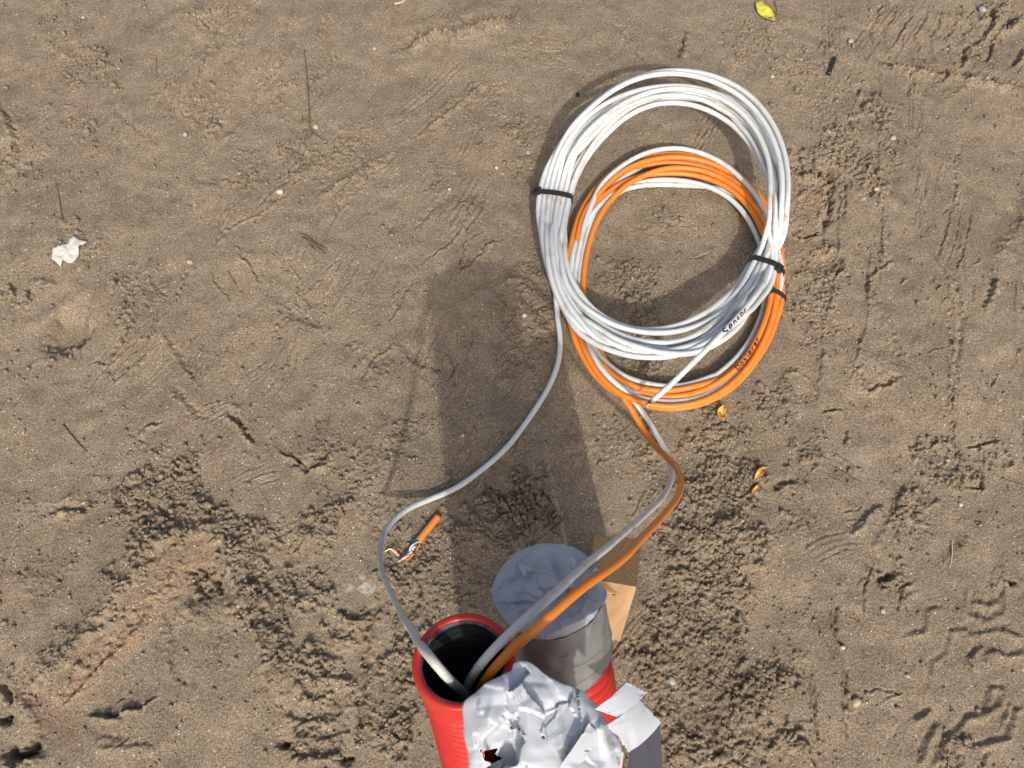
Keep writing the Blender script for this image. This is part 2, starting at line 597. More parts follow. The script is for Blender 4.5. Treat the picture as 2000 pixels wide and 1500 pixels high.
groove(BL([(770, 700), (790, 800), (860, 760)]), 26, 7, 0.1)
groove(BL([(855, 720), (860, 900), (850, 1100)]), 6, 1.6)
groove(BL([(655, 880), (670, 1000), (680, 1150)]), 6, 1.4)
groove(BL([(620, 900), (615, 1050), (610, 1200)]), 4, 1.2)
groove(BL([(340, 1285), (440, 1300), (540, 1265), (610, 1225)]), 4, 4.0)
step(BL([(340, 1285), (440, 1300), (540, 1265), (610, 1225)]), 1, 4, 2.5, 35)
step(BL([(380, 1415), (500, 1412), (620, 1408)]), 1, 3.5, 2.5, 35)
step(BL([(370, 1330), (390, 1380), (460, 1390), (560, 1370)]), 1, 2.5, 2.5, 25)
for q in ([(1200, 1060), (1260, 1050), (1340, 1075)], [(1090, 1285), (1200, 1325), (1310, 1300)], [(1280, 985), (1340, 1000), (1410, 995)],
          [(1160, 1215), (1230, 1235), (1300, 1225)], [(1320, 905), (1400, 925), (1440, 910)], [(1150, 1370), (1250, 1390), (1330, 1370)],
          [(1120, 1440), (1240, 1460), (1330, 1440)], [(1180, 1140), (1280, 1150), (1400, 1150)]):
    step(BL(q), 1, 5.0, 2.5, 22)
    crumb_line(BL(q), 16, .7)
groove(BL([(1470, 850), (1430, 960), (1420, 1100), (1400, 1250), (1400, 1400)]), 7, 3.0)
groove(BL([(1100, 1400), (1120, 1420)]), 9, 10, .1)
groove(BL([(1325, 1465), (1370, 1475)]), 8, 8, .1)
groove(BL([(0, 1300), (45, 1310)]), 11, 12, .1)
groove(BL([(20, 1440), (90, 1445), (155, 1420)]), 13, 13, .15)
step(BL([(0, 1480), (80, 1465), (180, 1450)]), 1, 8, 3, 40)
step(BL([(90, 1200), (160, 1330), (180, 1450), (180, 1500)]), 1, 4, 3, 30)
groove(BL([(0, 1160), (30, 1200), (50, 1250)]), 6, 4)
crumb_line(BL([(190, 500), (260, 480), (350, 495)]), 22, .5)
groove(BL([(190, 500), (260, 480), (350, 500)]), 6, 3.0)
groove(BL([(550, 190), (580, 160), (635, 150)]), 4, 4.0)
groove(BL([(890, 100), (930, 140), (1000, 220)]), 5, 4.0)
blob(460, 810, 30, .8)
for k in range(6):
    o_ = k * 15
    groove(BL([(1060 + o_, 180 + o_), (1090 + o_, 255 + o_ * .7), (1170 + o_ * .5, 300 + o_ * .4), (1250 + o_ * .2, 280 + o_ * .2), (1290, 225 + o_)]), 3.5, 1.2)
groove(BL([(1130, 300), (1200, 330), (1270, 290), (1295, 235)]), 6, 4.0)
step(BL([(1100, 270), (1180, 325), (1250, 300), (1295, 235)]), -1, 4, 3, 30)
step(BL([(480, 60), (520, 200), (560, 330)]), 1, 1.8, 8, 60)
groove(BL([(680, 0), (720, 60), (800, 130)]), 6, 1.6)
groove(BL([(1040, 190), (1060, 160)]), 3, 3)
for a, b, r, am in [(780, 1120, 70, .8), (850, 1060, 60, .75), (760, 1010, 60, .55), (790, 1300, 75, 1.0), (760, 1420, 75, 1.0), (860, 1180, 50, .7),
                    (700, 930, 70, .55), (640, 870, 60, .5), (780, 860, 60, .6), (560, 1290, 45, .9), (540, 1250, 45, .9), (600, 1150, 60, .8),
                    (540, 1160, 45, .8), (330, 900, 50, .5), (360, 930, 45, .8), (800, 1230, 50, .8), (700, 1370, 40, .6), (250, 960, 50, .5),
                    (100, 1130, 70, .4), (60, 1010, 60, .3), (50, 1350, 70, .5), (920, 1150, 60, .6), (930, 900, 60, .35), (850, 700, 50, .3)]:
    blob(a, b, r, am)
# ---- around the coils and shaded strip
for a, b, r, am in [(1000, 1010, 80, 1.0), (1030, 960, 60, .8), (930, 1020, 55, .7), (1060, 620, 60, .7), (1020, 620, 50, .7), (1030, 540, 50, .6),
                    (1020, 700, 60, .6), (1230, 560, 80, .7), (1260, 640, 50, .7), (1260, 700, 60, .7), (1190, 850, 70, .5), (1250, 870, 60, .6),
                    (1300, 430, 50, .5), (1580, 330, 60, .9), (1640, 300, 60, .9), (1710, 220, 40, .9), (1690, 340, 35, .8), (1600, 520, 60, .7),
                    (1570, 400, 40, .5), (1590, 590, 60, .6), (1600, 660, 50, .5), (1710, 370, 28, .7), (1730, 300, 30, .6), (1620, 190, 60, .5),
                    (1700, 480, 35, .4), (1560, 140, 60, .5), (1480, 80, 70, .5), (1640, 80, 40, .6), (1950, 30, 40, .7), (1800, 150, 40, .5)]:
    blob(a, b, r, am)
for k in range(7):     # tread ribs pressed beside the pipes
    x = 960 + k * 17
    groove([(x - 8 + 5 * (k % 2), 930 + 12 * (k % 3)), (x + 9 + k, 980), (x + 26, 1020 + 9 * (k % 4))], 3.6, 3.2, .4, 7)
# ---- lower right: cloddy ground, tyre print
for a, b, r, am in [(1400, 860, 80, 1.0), (1440, 940, 80, 1.0), (1380, 960, 70, 1.0), (1350, 1040, 80, 1.0), (1440, 1060, 80, 1.0), (1400, 1130, 90, 1.0),
                    (1330, 1150, 70, .9), (1300, 1230, 80, .9), (1400, 1230, 90, 1.0), (1350, 1330, 100, 1.0), (1440, 1380, 90, 1.0), (1500, 1330, 60, .8),
                    (1390, 1440, 110, 1.0), (1520, 1450, 70, .8), (1300, 1400, 70, .7), (1530, 780, 60, .7), (1570, 880, 45, .7), (1500, 800, 50, .6),
                    (1560, 1020, 50, .5), (1660, 790, 40, .3), (1830, 900, 50, .8), (1860, 930, 50, .8), (1780, 980, 60, .7), (1960, 890, 40, .7),
                    (1740, 1130, 40, .6), (1790, 1030, 50, .6), (1540, 1280, 50, .5), (1670, 1370, 30, .6), (1860, 1480, 60, .6), (1900, 60, 80, .3),
                    (1280, 950, 50, .4), (1260, 1300, 60, .9), (1280, 1120, 40, .6), (1560, 1190, 60, .3)]:
    blob(a, b, r, am)
tyre = [[(1200, 790), (1195, 890), (1250, 910), (1300, 885), (1310, 780)], [(1160, 975), (1220, 962), (1300, 945), (1400, 988)],
        [(1100, 955), (1190, 945)], [(1105, 960), (1090, 1040), (1035, 1080), (1022, 1170)], [(930, 970), (1000, 960), (1022, 870), (1085, 858)],
        [(1160, 1290), (1250, 1262), (1262, 1180), (1335, 1170)], [(1190, 1405), (1330, 1375), (1352, 1272), (1400, 1245)],
        [(1100, 1370), (1170, 1300), (1240, 1285), (1300, 1240), (1310, 1180)], [(960, 1312), (1035, 1258)], [(975, 1490), (1000, 1400), (1060, 1310)],
        [(1030, 1490), (1070, 1400), (1110, 1340)], [(1250, 1430), (1225, 1500)], [(1320, 700), (1350, 780)], [(1190, 1130), (1180, 1060), (1230, 1010)],
        [(1280, 1030), (1340, 1050), (1400, 1030)], [(1310, 1320), (1325, 1240)], [(1330, 940), (1395, 985)], [(1200, 840), (1250, 852), (1300, 830)]]
for i, q in enumerate(tyre):
    dp = 1.1 + 0.3 * (q[0][1] > 1100)
    groove(BR(q), 5.5, 1.1 * dp, 0.55, 1.0, .08)
    step(BR(q), 1, 1.5 * dp, 4.0, 16, 1.0, .08)
for q in ([(705, 1110), (700, 1200), (715, 1390)], [(580, 1170), (590, 1400)], [(900, 440), (905, 520), (910, 620)], [(665, 840), (670, 990), (700, 1040)],
          [(770, 900), (775, 800), (810, 700)], [(910, 880), (918, 790), (965, 768)], [(1110, 0), (1110, 110), (1130, 225)], [(1180, 245), (1280, 225)],
          [(1175, 405), (1240, 412), (1222, 320)], [(700, 235), (715, 170)], [(610, 100), (700, 95)], [(560, 1400), (590, 1500)]):
    groove(BR(q), 3.6, 2.8)
step(BR([(715, 605), (745, 560), (800, 500), (860, 465)]), 1, 5, 2.5, 34)
step(BR([(800, 640), (830, 600), (890, 480)]), 1, 3, 2.5, 30)
step(BR([(770, 900), (775, 800), (810, 700)]), -1, 3.5, 3, 36)
step(BR([(1140, 500), (1160, 600), (1080, 700)]), -1, 3, 4, 50)
groove(BR([(845, 768), (885, 735)]), 6, 8, .2)
groove(BR([(1330, 760), (1355, 790)]), 5, 7, .2)
groove(BR([(440, 420), (440, 380), (520, 378)]), 6, 4)
# ---- upper right
q = TR([(790, 290), (900, 315), (1000, 335), (1100, 352), (1200, 362), (1300, 378), (1500, 412)])
groove(q, 7, 6, .3)
step(q, 1, 6, 3, 45)
groove(TR([(1340, 0), (1350, 90), (1400, 112), (1500, 60)]), 8, 9, .3)
groove(TR([(1350, 95), (1300, 180), (1215, 235), (1190, 330)]), 5, 4)
for k in range(9):
    x = 760 + 75 * k
    y = 10 + 8 * k
    groove(TR([(x, y + 230), (x - 20, y + 130), (x + 30, y + 60), (x + 30, y)]), 4.6, 1.5)
groove(TR([(1310, 300), (1340, 240), (1360, 200)]), 4, 4)
groove(TR([(1440, 320), (1470, 270), (1500, 230)]), 5, 4)
groove(TR([(690, 545), (700, 510), (750, 498), (795, 530), (845, 580)]), 5, 6, .4)
groove(TR([(370, 800), (420, 850), (540, 850), (552, 900), (548, 1030), (520, 1130)]), 6, 9, .2)
groove(TR([(370, 1125), (430, 1150), (510, 1140)]), 4, 6, .2)
groove(TR([(590, 830), (622, 900), (620, 1070)]), 4, 4)
groove(TR([(1060, 410), (1150, 370), (1170, 390)]), 4, 3)
step(TR([(1070, 440), (1160, 460), (1230, 400)]), 1, 3, 2.5, 25)
step(TR([(1345, 1265), (1380, 1185), (1450, 1135), (1490, 1000), (1500, 890)]), 1, 6, 4, 50)
groove(TR([(1300, 1500), (1330, 1420), (1340, 1340)]), 5, 4)
step(TR([(1215, 470), (1200, 700), (1175, 900), (1180, 1100)]), 1, 2.5, 10, 70)
groove(TR([(720, 1470), (740, 1340), (860, 1260)]), 4, 2.2)
groove(TR([(760, 960), (740, 930), (755, 900)]), 7, 5, .2)
groove([(1330, 60), (1326, 110)], 6, 4)
groove([(1200, 50), (1260, 120)], 4, 2)
groove([(1700, 560), (1740, 640), (1760, 720)], 5, 1.6)
groove([(1850, 500), (1880, 620), (1860, 760)], 6, 2.0)
groove([(1660, 700), (1700, 760), (1760, 735)], 5, 2.2)
step([(1650, 640), (1700, 700), (1780, 720)], 1, 2.2, 4, 40)

for q, sd_, hh in (([(1640, 380), (1632, 520), (1604, 660), (1592, 800)], -1, 3), ([(1880, 260), (1870, 420), (1885, 560)], 1, 3), ([(1855, 560), (1866, 760), (1858, 900)], 1, 3.4),
                   ([(1700, 470), (1690, 620), (1650, 760)], -1, 2.2), ([(1718, 150), (1712, 300), (1722, 440), (1715, 560)], -1, 2.0), ([(1800, 170), (1793, 330), (1800, 480)], 1, 1.6)):
    step(q, sd_, hh, 5, 40)
    groove(q, 3, 1.2)


GM = 1.9


def family(x, y, a, L, n, gap, bend, depth, width=2.6):
    """a sweep of parallel shallow drag marks"""
    for k in range(n):
        ox, oy = -math.sin(a) * gap * k, -math.cos(a) * gap * k
        j0, j1 = rnd.uniform(0, .25) * L, rnd.uniform(.7, 1.05) * L
        pts = []
        for i in range(5):
            u = j0 + (j1 - j0) * i / 4
            pts.append((x + ox + u * math.cos(a) - bend * (u / L) ** 2 * math.sin(a), y + oy - u * math.sin(a) - bend * (u / L) ** 2 * math.cos(a)))
        groove(pts, width * rnd.uniform(.7, 1.4), depth * rnd.uniform(.5, 1.3), .5, .8)


for k in range(64):
    x, y = rnd.uniform(-60, 1950), rnd.uniform(40, 1480)
    if 1230 < x < 1560 and y > 780: continue
    a = math.radians(rnd.gauss(52, 16) if x < 1100 else rnd.gauss(84, 22))
    family(x, y, a, rnd.uniform(70, 230), rnd.randint(1, 4), rnd.uniform(8, 22), rnd.uniform(-40, 40), rnd.uniform(.6, 1.5))
for x, y, a, L, n, gap, bend, dp in [(880, 480, 55, 150, 5, 12, 10, 1.4), (900, 330, 62, 120, 4, 10, 12, 1.0), (300, 260, 50, 170, 5, 10, 20, 1.3), (320, 240, 62, 130, 4, 8, 10, 1.1), (430, 200, 66, 180, 4, 12, 6, 1.1),
                                     (500, 190, 58, 110, 4, 12, 10, 1.3), (620, 410, 40, 180, 3, 12, 22, 1.3), (560, 560, 60, 150, 3, 14, 12, 1.0), (640, 620, 58, 170, 4, 15, 8, 1.0), (250, 740, 60, 160, 4, 14, -30, 1.4),
                                     (200, 770, 52, 170, 3, 16, -35, 1.4), (420, 470, 55, 120, 3, 10, 8, 1.1), (760, 250, 35, 200, 3, 10, 18, 1.1), (60, 260, 40, 110, 3, 9, 6, .8)]:
    family(x, y, math.radians(a), L, n, gap, bend, dp)

# many small random scuffs so that smooth parts are never flat
for k in range(210):
    x, y = rnd.uniform(-60, 2060), rnd.uniform(-40, 1500)
    a = math.radians(rnd.gauss(48, 30))
    L = rnd.uniform(15, 70)
    c = rnd.uniform(-.4, .4)
    pts = [(x, y), (x + L * .5 * math.cos(a), y - L * .5 * math.sin(a)), (x + L * math.cos(a + c), y - L * math.sin(a + c))]
    if k % 3: groove(pts, rnd.uniform(1.8, 3.4), rnd.uniform(.8, 2.4))
    else: step(pts, rnd.choice((-1, 1)), rnd.uniform(.8, 2.4), 2.2, rnd.uniform(10, 26))

hgt_keep = 1
q_ = poly_dist([(130, 1370), (255, 1235), (320, 1160), (385, 1085)], 60, 6.0)
crumb[q_[0]] *= smoothstep(q_[1], 22, 36)          # the scraped trough is smooth
crumb = np.clip(crumb + 0.16 * smoothstep(band_noise(0.05, 0.3, 1.4, seed=12), 0.2, 1.8), 0, 1)


def voronoi(size, seed, jit=0.9, stretch=1.45):
    """jittered grid cells on the dense grid: F1, F2, offset to centre, random values"""
    r = np.random.default_rng(seed)
    wx = GX + 0.22 * size * wobble_x
    wy = GY + 0.22 * size * wobble_y
    ang_ = .5 + seed
    wx, wy = wx * math.cos(ang_) + wy * math.sin(ang_), (-wx * math.sin(ang_) + wy * math.cos(ang_)) / stretch
    wx = wx + 4 * size * 40
    wy = wy + 4 * size * 40
    wx -= wx.min() - X0
    wy -= wy.min() - Y0
    ci = np.floor((wx - X0) / size).astype(int) + 3
    cj = np.floor((wy - Y0) / size).astype(int) + 3
    ni, nj = ci.max() + 4, cj.max() + 4
    ox = r.uniform(0.5 - jit / 2, 0.5 + jit / 2, (ni, nj))
    oy = r.uniform(0.5 - jit / 2, 0.5 + jit / 2, (ni, nj))
    rv = r.uniform(0, 1, (ni, nj, 3))
    f1 = np.full(GX.shape, 1e9)
    f2 = np.full(GX.shape, 1e9)
    bi = np.zeros(GX.shape, int)
    bj = np.zeros(GX.shape, int)
    for di in (-1, 0, 1):
        for dj in (-1, 0, 1):
            i, j = ci + di, cj + dj
            cx = X0 + (i - 3 + ox[i, j]) * size
            cy = Y0 + (j - 3 + oy[i, j]) * size
            d = np.hypot(wx - cx, wy - cy)
            m = d < f1
            f2 = np.where(m, f1, np.minimum(f2, d))
            f1 = np.where(m, d, f1)
            bi = np.where(m, i, bi)
            bj = np.where(m, j, bj)
    cx = X0 + (bi - 3 + ox[bi, bj]) * size
    cy = Y0 + (bj - 3 + oy[bi, bj]) * size
    return f1 / size, f2 / size, (wx - cx) / size, (wy - cy) / size, rv[bi, bj]


for size, amp, thr, seed in ((0.030, 0.0090, 0.52, 21), (0.017, 0.0026, 0.30, 22), (0.008, 0.0009, 0.12, 23)):
    f1, f2, ux, uy, rv = voronoi(size, seed)
    m = smoothstep(crumb, thr, thr + 0.35)
    present = smoothstep(rv[..., 0], 0.30, 0.33)
    gap = smoothstep(f2 - f1, 0.02, 0.13)
    cell = (0.3 + 0.7 * rv[..., 1]) * gap + gap * (0.55 * (rv[..., 2] - .5) * 2 * ux + 0.55 * (rv[..., 1] - .5) * 2 * uy)
    hgt += amp * m * (present * cell - 0.22 * (1 - gap) * m)
hgt += 0.0012 * crumb * band_noise(0.006, 0.03, 0.6, seed=25)
hgt += 0.00022 * band_noise(0.0042, 0.012, 0.1, seed=26)

# colour patches the ground itself has
def patch(ch, cx, cy, r, amt=1.0, ry=None, soft=.5):
    ry = ry or r
    d = np.hypot((PX + 10 * wobble_x - cx) / r, (PY + 10 * wobble_y - cy) / ry)
    tone[..., ch] = np.maximum(tone[..., ch], amt * (1 - smoothstep(d, soft, 1.0)))


def patch_line(ch, pts, r, amt):
    q_ = poly_dist(pts, r * 1.6, 8.0)
    s_, d_, _, _ = q_
    tone[s_ + (ch,)] = np.maximum(tone[s_ + (ch,)], amt * (1 - smoothstep(d_ / r, .55, 1.0)))


patch_line(0, [(90, 1400), (180, 1310), (255, 1235), (330, 1140), (395, 1075)], 34, 1.0)
for a, b, r, s in [(350, 1110, 60, 45), (120, 1420, 60, 50), (1585, 400, 38, 50), (1600, 490, 30, 30), (60, 1360, 50, 40)]:
    patch(0, a, b, r, .9, s, .4)
for a, b, r, s in [(420, 1130, 40, 50), (110, 1450, 70, 30), (20, 1400, 30, 20), (560, 1260, 60, 120), (770, 1380, 70, 120), (200, 1030, 80, 60), (1400, 1330, 130, 160)]:
    patch(1, a, b, r, .45, s, .2)
patch(2, 703, 1150, 13, .9, 22, .3)
patch(2, 690, 1072, 14, .5, 10, .1)
patch(2, 712, 1160, 6, .9, 22, .3)
patch(2, 1680, 900, 40, .35, 50, .0)
patch(2, 620, 820, 16, .35, 30, .0)
patch(2, 325, 1280, 10, .25, 60, .0)
tone[..., 0] = np.clip(tone[..., 0] + .14 * smoothstep(band_noise(0.1, 0.6, 1.6, seed=41), .2, 1.6), 0, 1)
tone[..., 1] = np.clip(tone[..., 1] + .35 * smoothstep(band_noise(0.08, 0.5, 1.6, seed=42), .3, 1.8), 0, 1)
tone[..., 1] = np.clip(tone[..., 1] + .05 * crumb, 0, 1)
tone[..., 2] *= np.clip(.7 + .4 * rough_n, 0, 1)

pass
for cx, cy, rx_, ry_, dp in blob_low:
    d = np.hypot((PX + 4 * wobble_x - cx) / rx_, (PY + 4 * wobble_y - cy) / ry_)
    aa = np.arctan2(PY - cy, PX - cx)
    wall = np.clip(np.cos(aa - math.radians(52)), 0, 1) ** .7          # steep towards the lower right only
    inner = -.5 + 1.12 * wall
    hgt -= dp * (.25 + .75 * wall) * (1 - smoothstep(d, inner, 1.0))

# pipes stand in a slight dip of loose soil
e = np.hypot(GX - 0.05, GY + 0.02)
hgt -= 0.02 * np.exp(-(e / 0.22) ** 2)


def ground_z(X, Y):
    i = int(round((X - X0) / STEP))
    j = int(round((Y - Y0) / STEP))
    if 0 <= i < nx and 0 <= j < ny:
        return float(hgt[j, i])
    return 0.0


def gat(px, py, lift=0.0):
    p = at(px, py, 0)
    p.z = ground_z(p.x, p.y) + lift
    return p


def build_ground():
    K = 26
    grow = STEP * 1.42 ** np.arange(1, K + 1)
    off = np.cumsum(grow)
    xs = np.r_[gx[0] - off[::-1], gx, gx[-1] + off]
    ys = np.r_[gy[0] - off[::-1], gy, gy[-1] + off]
    hz = np.pad(hgt, K, mode='edge')
    fx = np.r_[np.exp(-off[::-1] / 0.4), np.ones(nx), np.exp(-off / 0.4)]
    fy = np.r_[np.exp(-off[::-1] / 0.4), np.ones(ny), np.exp(-off / 0.4)]
    hz = hz * fx[None, :] * fy[:, None]
    tn = np.pad(tone, ((K, K), (K, K), (0, 0)), mode='edge')
    AX, AY = np.meshgrid(xs, ys)
    n_y, n_x = AX.shape
    co = np.stack([AX, AY, hz], -1).reshape(-1, 3).astype(np.float32)
    idx = np.arange(n_x * n_y).reshape(n_y, n_x)
    q = np.stack([idx[:-1, :-1], idx[:-1, 1:], idx[1:, 1:], idx[1:, :-1]], -1).reshape(-1)
    me = bpy.data.meshes.new('ground')
    me.vertices.add(n_x * n_y)
    me.vertices.foreach_set('co', co.ravel())
    nf = (n_x - 1) * (n_y - 1)
    me.loops.add(nf * 4)
    me.loops.foreach_set('vertex_index', q.astype(np.int32))
    me.polygons.add(nf)
    me.polygons.foreach_set('loop_start', (np.arange(nf) * 4).astype(np.int32))
    me.update(calc_edges=True)
    me.polygons.foreach_set('use_smooth', np.ones(nf, bool))
    at_ = me.attributes.new('tone', 'FLOAT_COLOR', 'POINT')
    at_.data.foreach_set('color', np.concatenate([tn.reshape(-1, 3), np.ones((n_x * n_y, 1))], 1).astype(np.float32).ravel())
    me.materials.append(M['sand'])
    o = bpy.data.objects.new('ground', me)
    COL.objects.link(o)
    tag(o, 'trampled damp brown sand with scuffs, a heel print and tyre marks', kind='structure')


build_ground()

# ------------------------------------------------------------------ loose crumbs (stuff)
ICO = None


def ico(sub):
    bm = bmesh.new()
    bmesh.ops.create_icosphere(bm, subdivisions=sub, radius=1)
    V = np.array([v.co[:] for v in bm.verts])
    Fc = np.array([[v.index for v in f.verts] for f in bm.faces])
    bm.free()
    return V, Fc


def scatter_lumps(name, n, size_fn, thr, sub, seed, label, sink=0.25, bias=1.0):
    r = np.random.default_rng(seed)
    V0, F0 = ico(sub)
    cand = r.uniform([X0 + .02, Y0 + .02], [X1 - .02, Y1 - .02], (n * 9, 2))
    ii = ((cand[:, 0] - X0) / STEP).astype(int)
    jj = ((cand[:, 1] - Y0) / STEP).astype(int)
    cr = crumb[jj, ii]
    keep = r.uniform(0, 1, len(cand)) < np.clip((cr - thr) / (1 - thr), 0, 1) ** bias + (0.07 if thr < .1 else 0)
    cand = cand[keep][:n]
    ii, jj = ii[keep][:n], jj[keep][:n]
    m = len(cand)
    s = size_fn(r, m)
    sc = r.uniform(0.62, 1.2, (m, 3)) * s[:, None]
    sc[:, 2] *= 0.75
    a = r.uniform(0, 2 * np.pi, m)
    jitter = r.uniform(0.72, 1.22, (m, len(V0), 1))
    L = V0[None] * jitter * sc[:, None, :]
    x = L[..., 0] * np.cos(a)[:, None] - L[..., 1] * np.sin(a)[:, None]
    y = L[..., 0] * np.sin(a)[:, None] + L[..., 1] * np.cos(a)[:, None]
    zc = hgt[jj, ii] + sc[:, 2] * (1 - 2 * sink)
    P = np.stack([x + cand[:, 0:1], y + cand[:, 1:2], L[..., 2] + zc[:, None]], -1).reshape(-1, 3)
    Fi = (F0[None] + (np.arange(m) * len(V0))[:, None, None]).reshape(-1)
    me = bpy.data.meshes.new(name)
    me.vertices.add(len(P))
    me.vertices.foreach_set('co', P.astype(np.float32).ravel())
    nf = len(Fi) // 3
    me.loops.add(nf * 3)
    me.loops.foreach_set('vertex_index', Fi.astype(np.int32))
    me.polygons.add(nf)
    me.polygons.foreach_set('loop_start', (np.arange(nf) * 3).astype(np.int32))
    me.update(calc_edges=True)
    if sub > 1:
        me.polygons.foreach_set('use_smooth', np.ones(nf, bool))
    me.materials.append(M['sand'])
    o = bpy.data.objects.new(name, me)
    COL.objects.link(o)
    tag(o, label, 'soil', kind='stuff')


scatter_lumps('soil_crumbs', 14000, lambda r, m: np.clip(r.lognormal(math.log(0.0022), 0.45, m), .001, .006), 0.05, 1, 51,
              'tiny loose crumbs of damp sand strewn over the ground', .2)
scatter_lumps('soil_clods', 420, lambda r, m: np.clip(r.lognormal(math.log(0.0050), 0.40, m), .003, .010), 0.45, 1, 52,
              'loose clods of dried sandy soil beside the pipes and tracks', .3)

# ------------------------------------------------------------------ conduits
RP = 0.0302 * H      # pipe outer radius


def axis_path(keys):
    return resample(spline([Vector(k) * H for k in keys], 20), 0.0008)


def swept(P, prof_fn, sides, name, mat, parent, start=None):
    """sweep a ring along the axis P (from mouth down); prof_fn(arc length)->radius"""
    T, N, B = frames(P)
    d = np.r_[0, np.cumsum(np.linalg.norm(np.diff(P, axis=0), axis=1))]
    r = np.array([prof_fn(x) for x in d])
    a = np.linspace(0, 2 * np.pi, sides, endpoint=False)
    V = P[:, None] + r[:, None, None] * (np.cos(a)[None, :, None] * N[:, None] + np.sin(a)[None, :, None] * B[:, None])
    n = len(P)
    Fc = [(i * sides + k, (i + 1) * sides + k, (i + 1) * sides + (k + 1) % sides, i * sides + (k + 1) % sides) for i in range(n - 1) for k in range(sides)]
    return V.reshape(-1, 3), Fc


def ribbed(d):
    """outer wall: plain cuff, then corrugation"""
    amp = 0.0062 * min(1, max(0, (d - 0.014) / 0.008))
    w_ = 0.5 + 0.5 * math.cos(2 * math.pi * d / 0.0108)
    return RP - amp * (1 - w_ ** 0.5)


def conduit(keys, label, open_mouth, group='red corrugated conduits rising from the sand'):
    P = axis_path(keys)
    root = thing('conduit', (P[-1][0], P[-1][1], 0), label, 'pipe', group)
    full = P
    if not open_mouth:
        P = P[14:]
    V, Fc = swept(P, ribbed, 64, 'outer_sheath', M['red'], root)
    # rounded lip at the mouth, rolling inwards
    T, N, B = frames(P)
    a = np.linspace(0, 2 * np.pi, 64, endpoint=False)
    rings = []
    ri = RP * 0.83
    mid, hw = (RP + ri) / 2, (RP - ri) / 2
    for k in range(1, 9):
        t = math.pi * k / 8
        rings.append((mid + hw * math.cos(t), hw * 0.8 * math.sin(t)))
    base = [(rr, dz) for rr, dz in rings]
    Vl = []
    for rr, dz in base:
        c = P[0] - T[0] * dz
        Vl.append(c[None] + rr * (np.cos(a)[:, None] * N[0][None] + np.sin(a)[:, None] * B[0][None]))
    Vl = np.concatenate(Vl)
    nV = len(V)
    V = np.concatenate([V, Vl])
    prev = list(range(64))
    for q in range(len(base)):
        cur = [nV + q * 64 + k for k in range(64)]
        for k in range(64):
            Fc.append((prev[k], prev[(k + 1) % 64], cur[(k + 1) % 64], cur[k]))
        prev = cur
    mesh_obj('outer_sheath', V, Fc, M['red'], root)

    def liner(d):
        rr = ri - 0.0002 - 0.0008 * min(1, d / 0.004)
        w_ = abs(math.sin(math.pi * d / 0.0085))
        return rr - 0.0019 * w_ * min(1, max(0, (d - .004) / .01))
    q = P[:int(0.36 / 0.0008)]
    V, Fc = swept(q, liner, 56, 'inner_liner', M['liner'], root)
    Fc = [f[::-1] for f in Fc]
    nn = len(V)
    Fc.append(tuple(nn - 56 + k for k in range(56)))
    mesh_obj('inner_liner', V, Fc, M['liner'], root)
    if open_mouth:
        # scuffed grey cut edge between red lip and black liner
        Ve, Fe = [], []
        rr0 = ri + 0.0001
        for q_, (rr, dz) in enumerate(((rr0 + .0004, .0009), (rr0 - .0002, .0013), (rr0 - .0009, .0006), (rr0 - .0015, -.0020))):
            for k in range(96):
                j = 0.0005 * noise.noise(Vector((math.cos(k / 96 * 6.283) * 5, math.sin(k / 96 * 6.283) * 5, q_ * .3)))
                an = k / 96 * 2 * math.pi
                c = P[0] - T[0] * dz + (rr + j) * (math.cos(an) * N[0] + math.sin(an) * B[0])
                Ve.append(c)
        for q_ in range(3):
            for k in range(96):
                Fe.append((q_ * 96 + k, q_ * 96 + (k + 1) % 96, (q_ + 1) * 96 + (k + 1) % 96, (q_ + 1) * 96 + k))
        mesh_obj('cut_edge', Ve, Fe, M['scuff'], root)
    return root, full


def key_at(px, py, z):
    v = at(px, py, z) / H
    return (v.x, v.y, v.z)


def down_from(top, slope, base, zend=-0.03):
    return [top, tuple(top[k] + slope[k] * 0.06 for k in range(3)), base[0], base[1]]


mouth = key_at(905, 1290, .50)
pipe_a, PA = conduit([mouth, (mouth[0] + .006, mouth[1] - .024, .435), (-.012, -.045, .25), (-.004, -.10, .05), (-.003, -.115, -.04)],
                     'open-mouthed red corrugated pipe with cables running into its black bore', True)
back = key_at(1078, 1156, .435)
pipe_b, PB = conduit([back, (.046, .052, .36), (.066, -.005, .22), (.088, -.055, .05), (.092, -.075, -.04)],
                     'red corrugated pipe beside the wooden post, sealed with a smooth grey tape cap', False)
front = key_at(1056, 1453, .535)
pipe_c, PC = conduit([front, (.020, -.010, .46), (.035, -.085, .25), (.04, -.14, .05), (.042, -.155, -.04)],
                     'nearest red pipe topped by a crumpled, torn silver tape cap with loose ends', False)


def fold_field(seed, n, span, r0=.25, r1=.7):
    r = random.Random(seed)
    L = []
    for _ in range(n):
        a = r.uniform(0, math.pi)
        L.append((math.cos(a), math.sin(a), r.uniform(-span, span), r.uniform(-span, span), r.uniform(-span, span), r.uniform(r0, r1) * span, r.choice((-1, 1)) * r.uniform(.4, 1)))

    def f(x, y):
        z = 0
        for nx_, ny_, cx, cy, c, ra, am in L:
            g = math.exp(-((x - cx) ** 2 + (y - cy) ** 2) / (ra * ra))
            if g < .01: continue
            d = (x - cx) * nx_ + (y - cy) * ny_
            z += am * g * (1 - min(1, abs(d) / (0.4 * ra)))
        return z
    return f


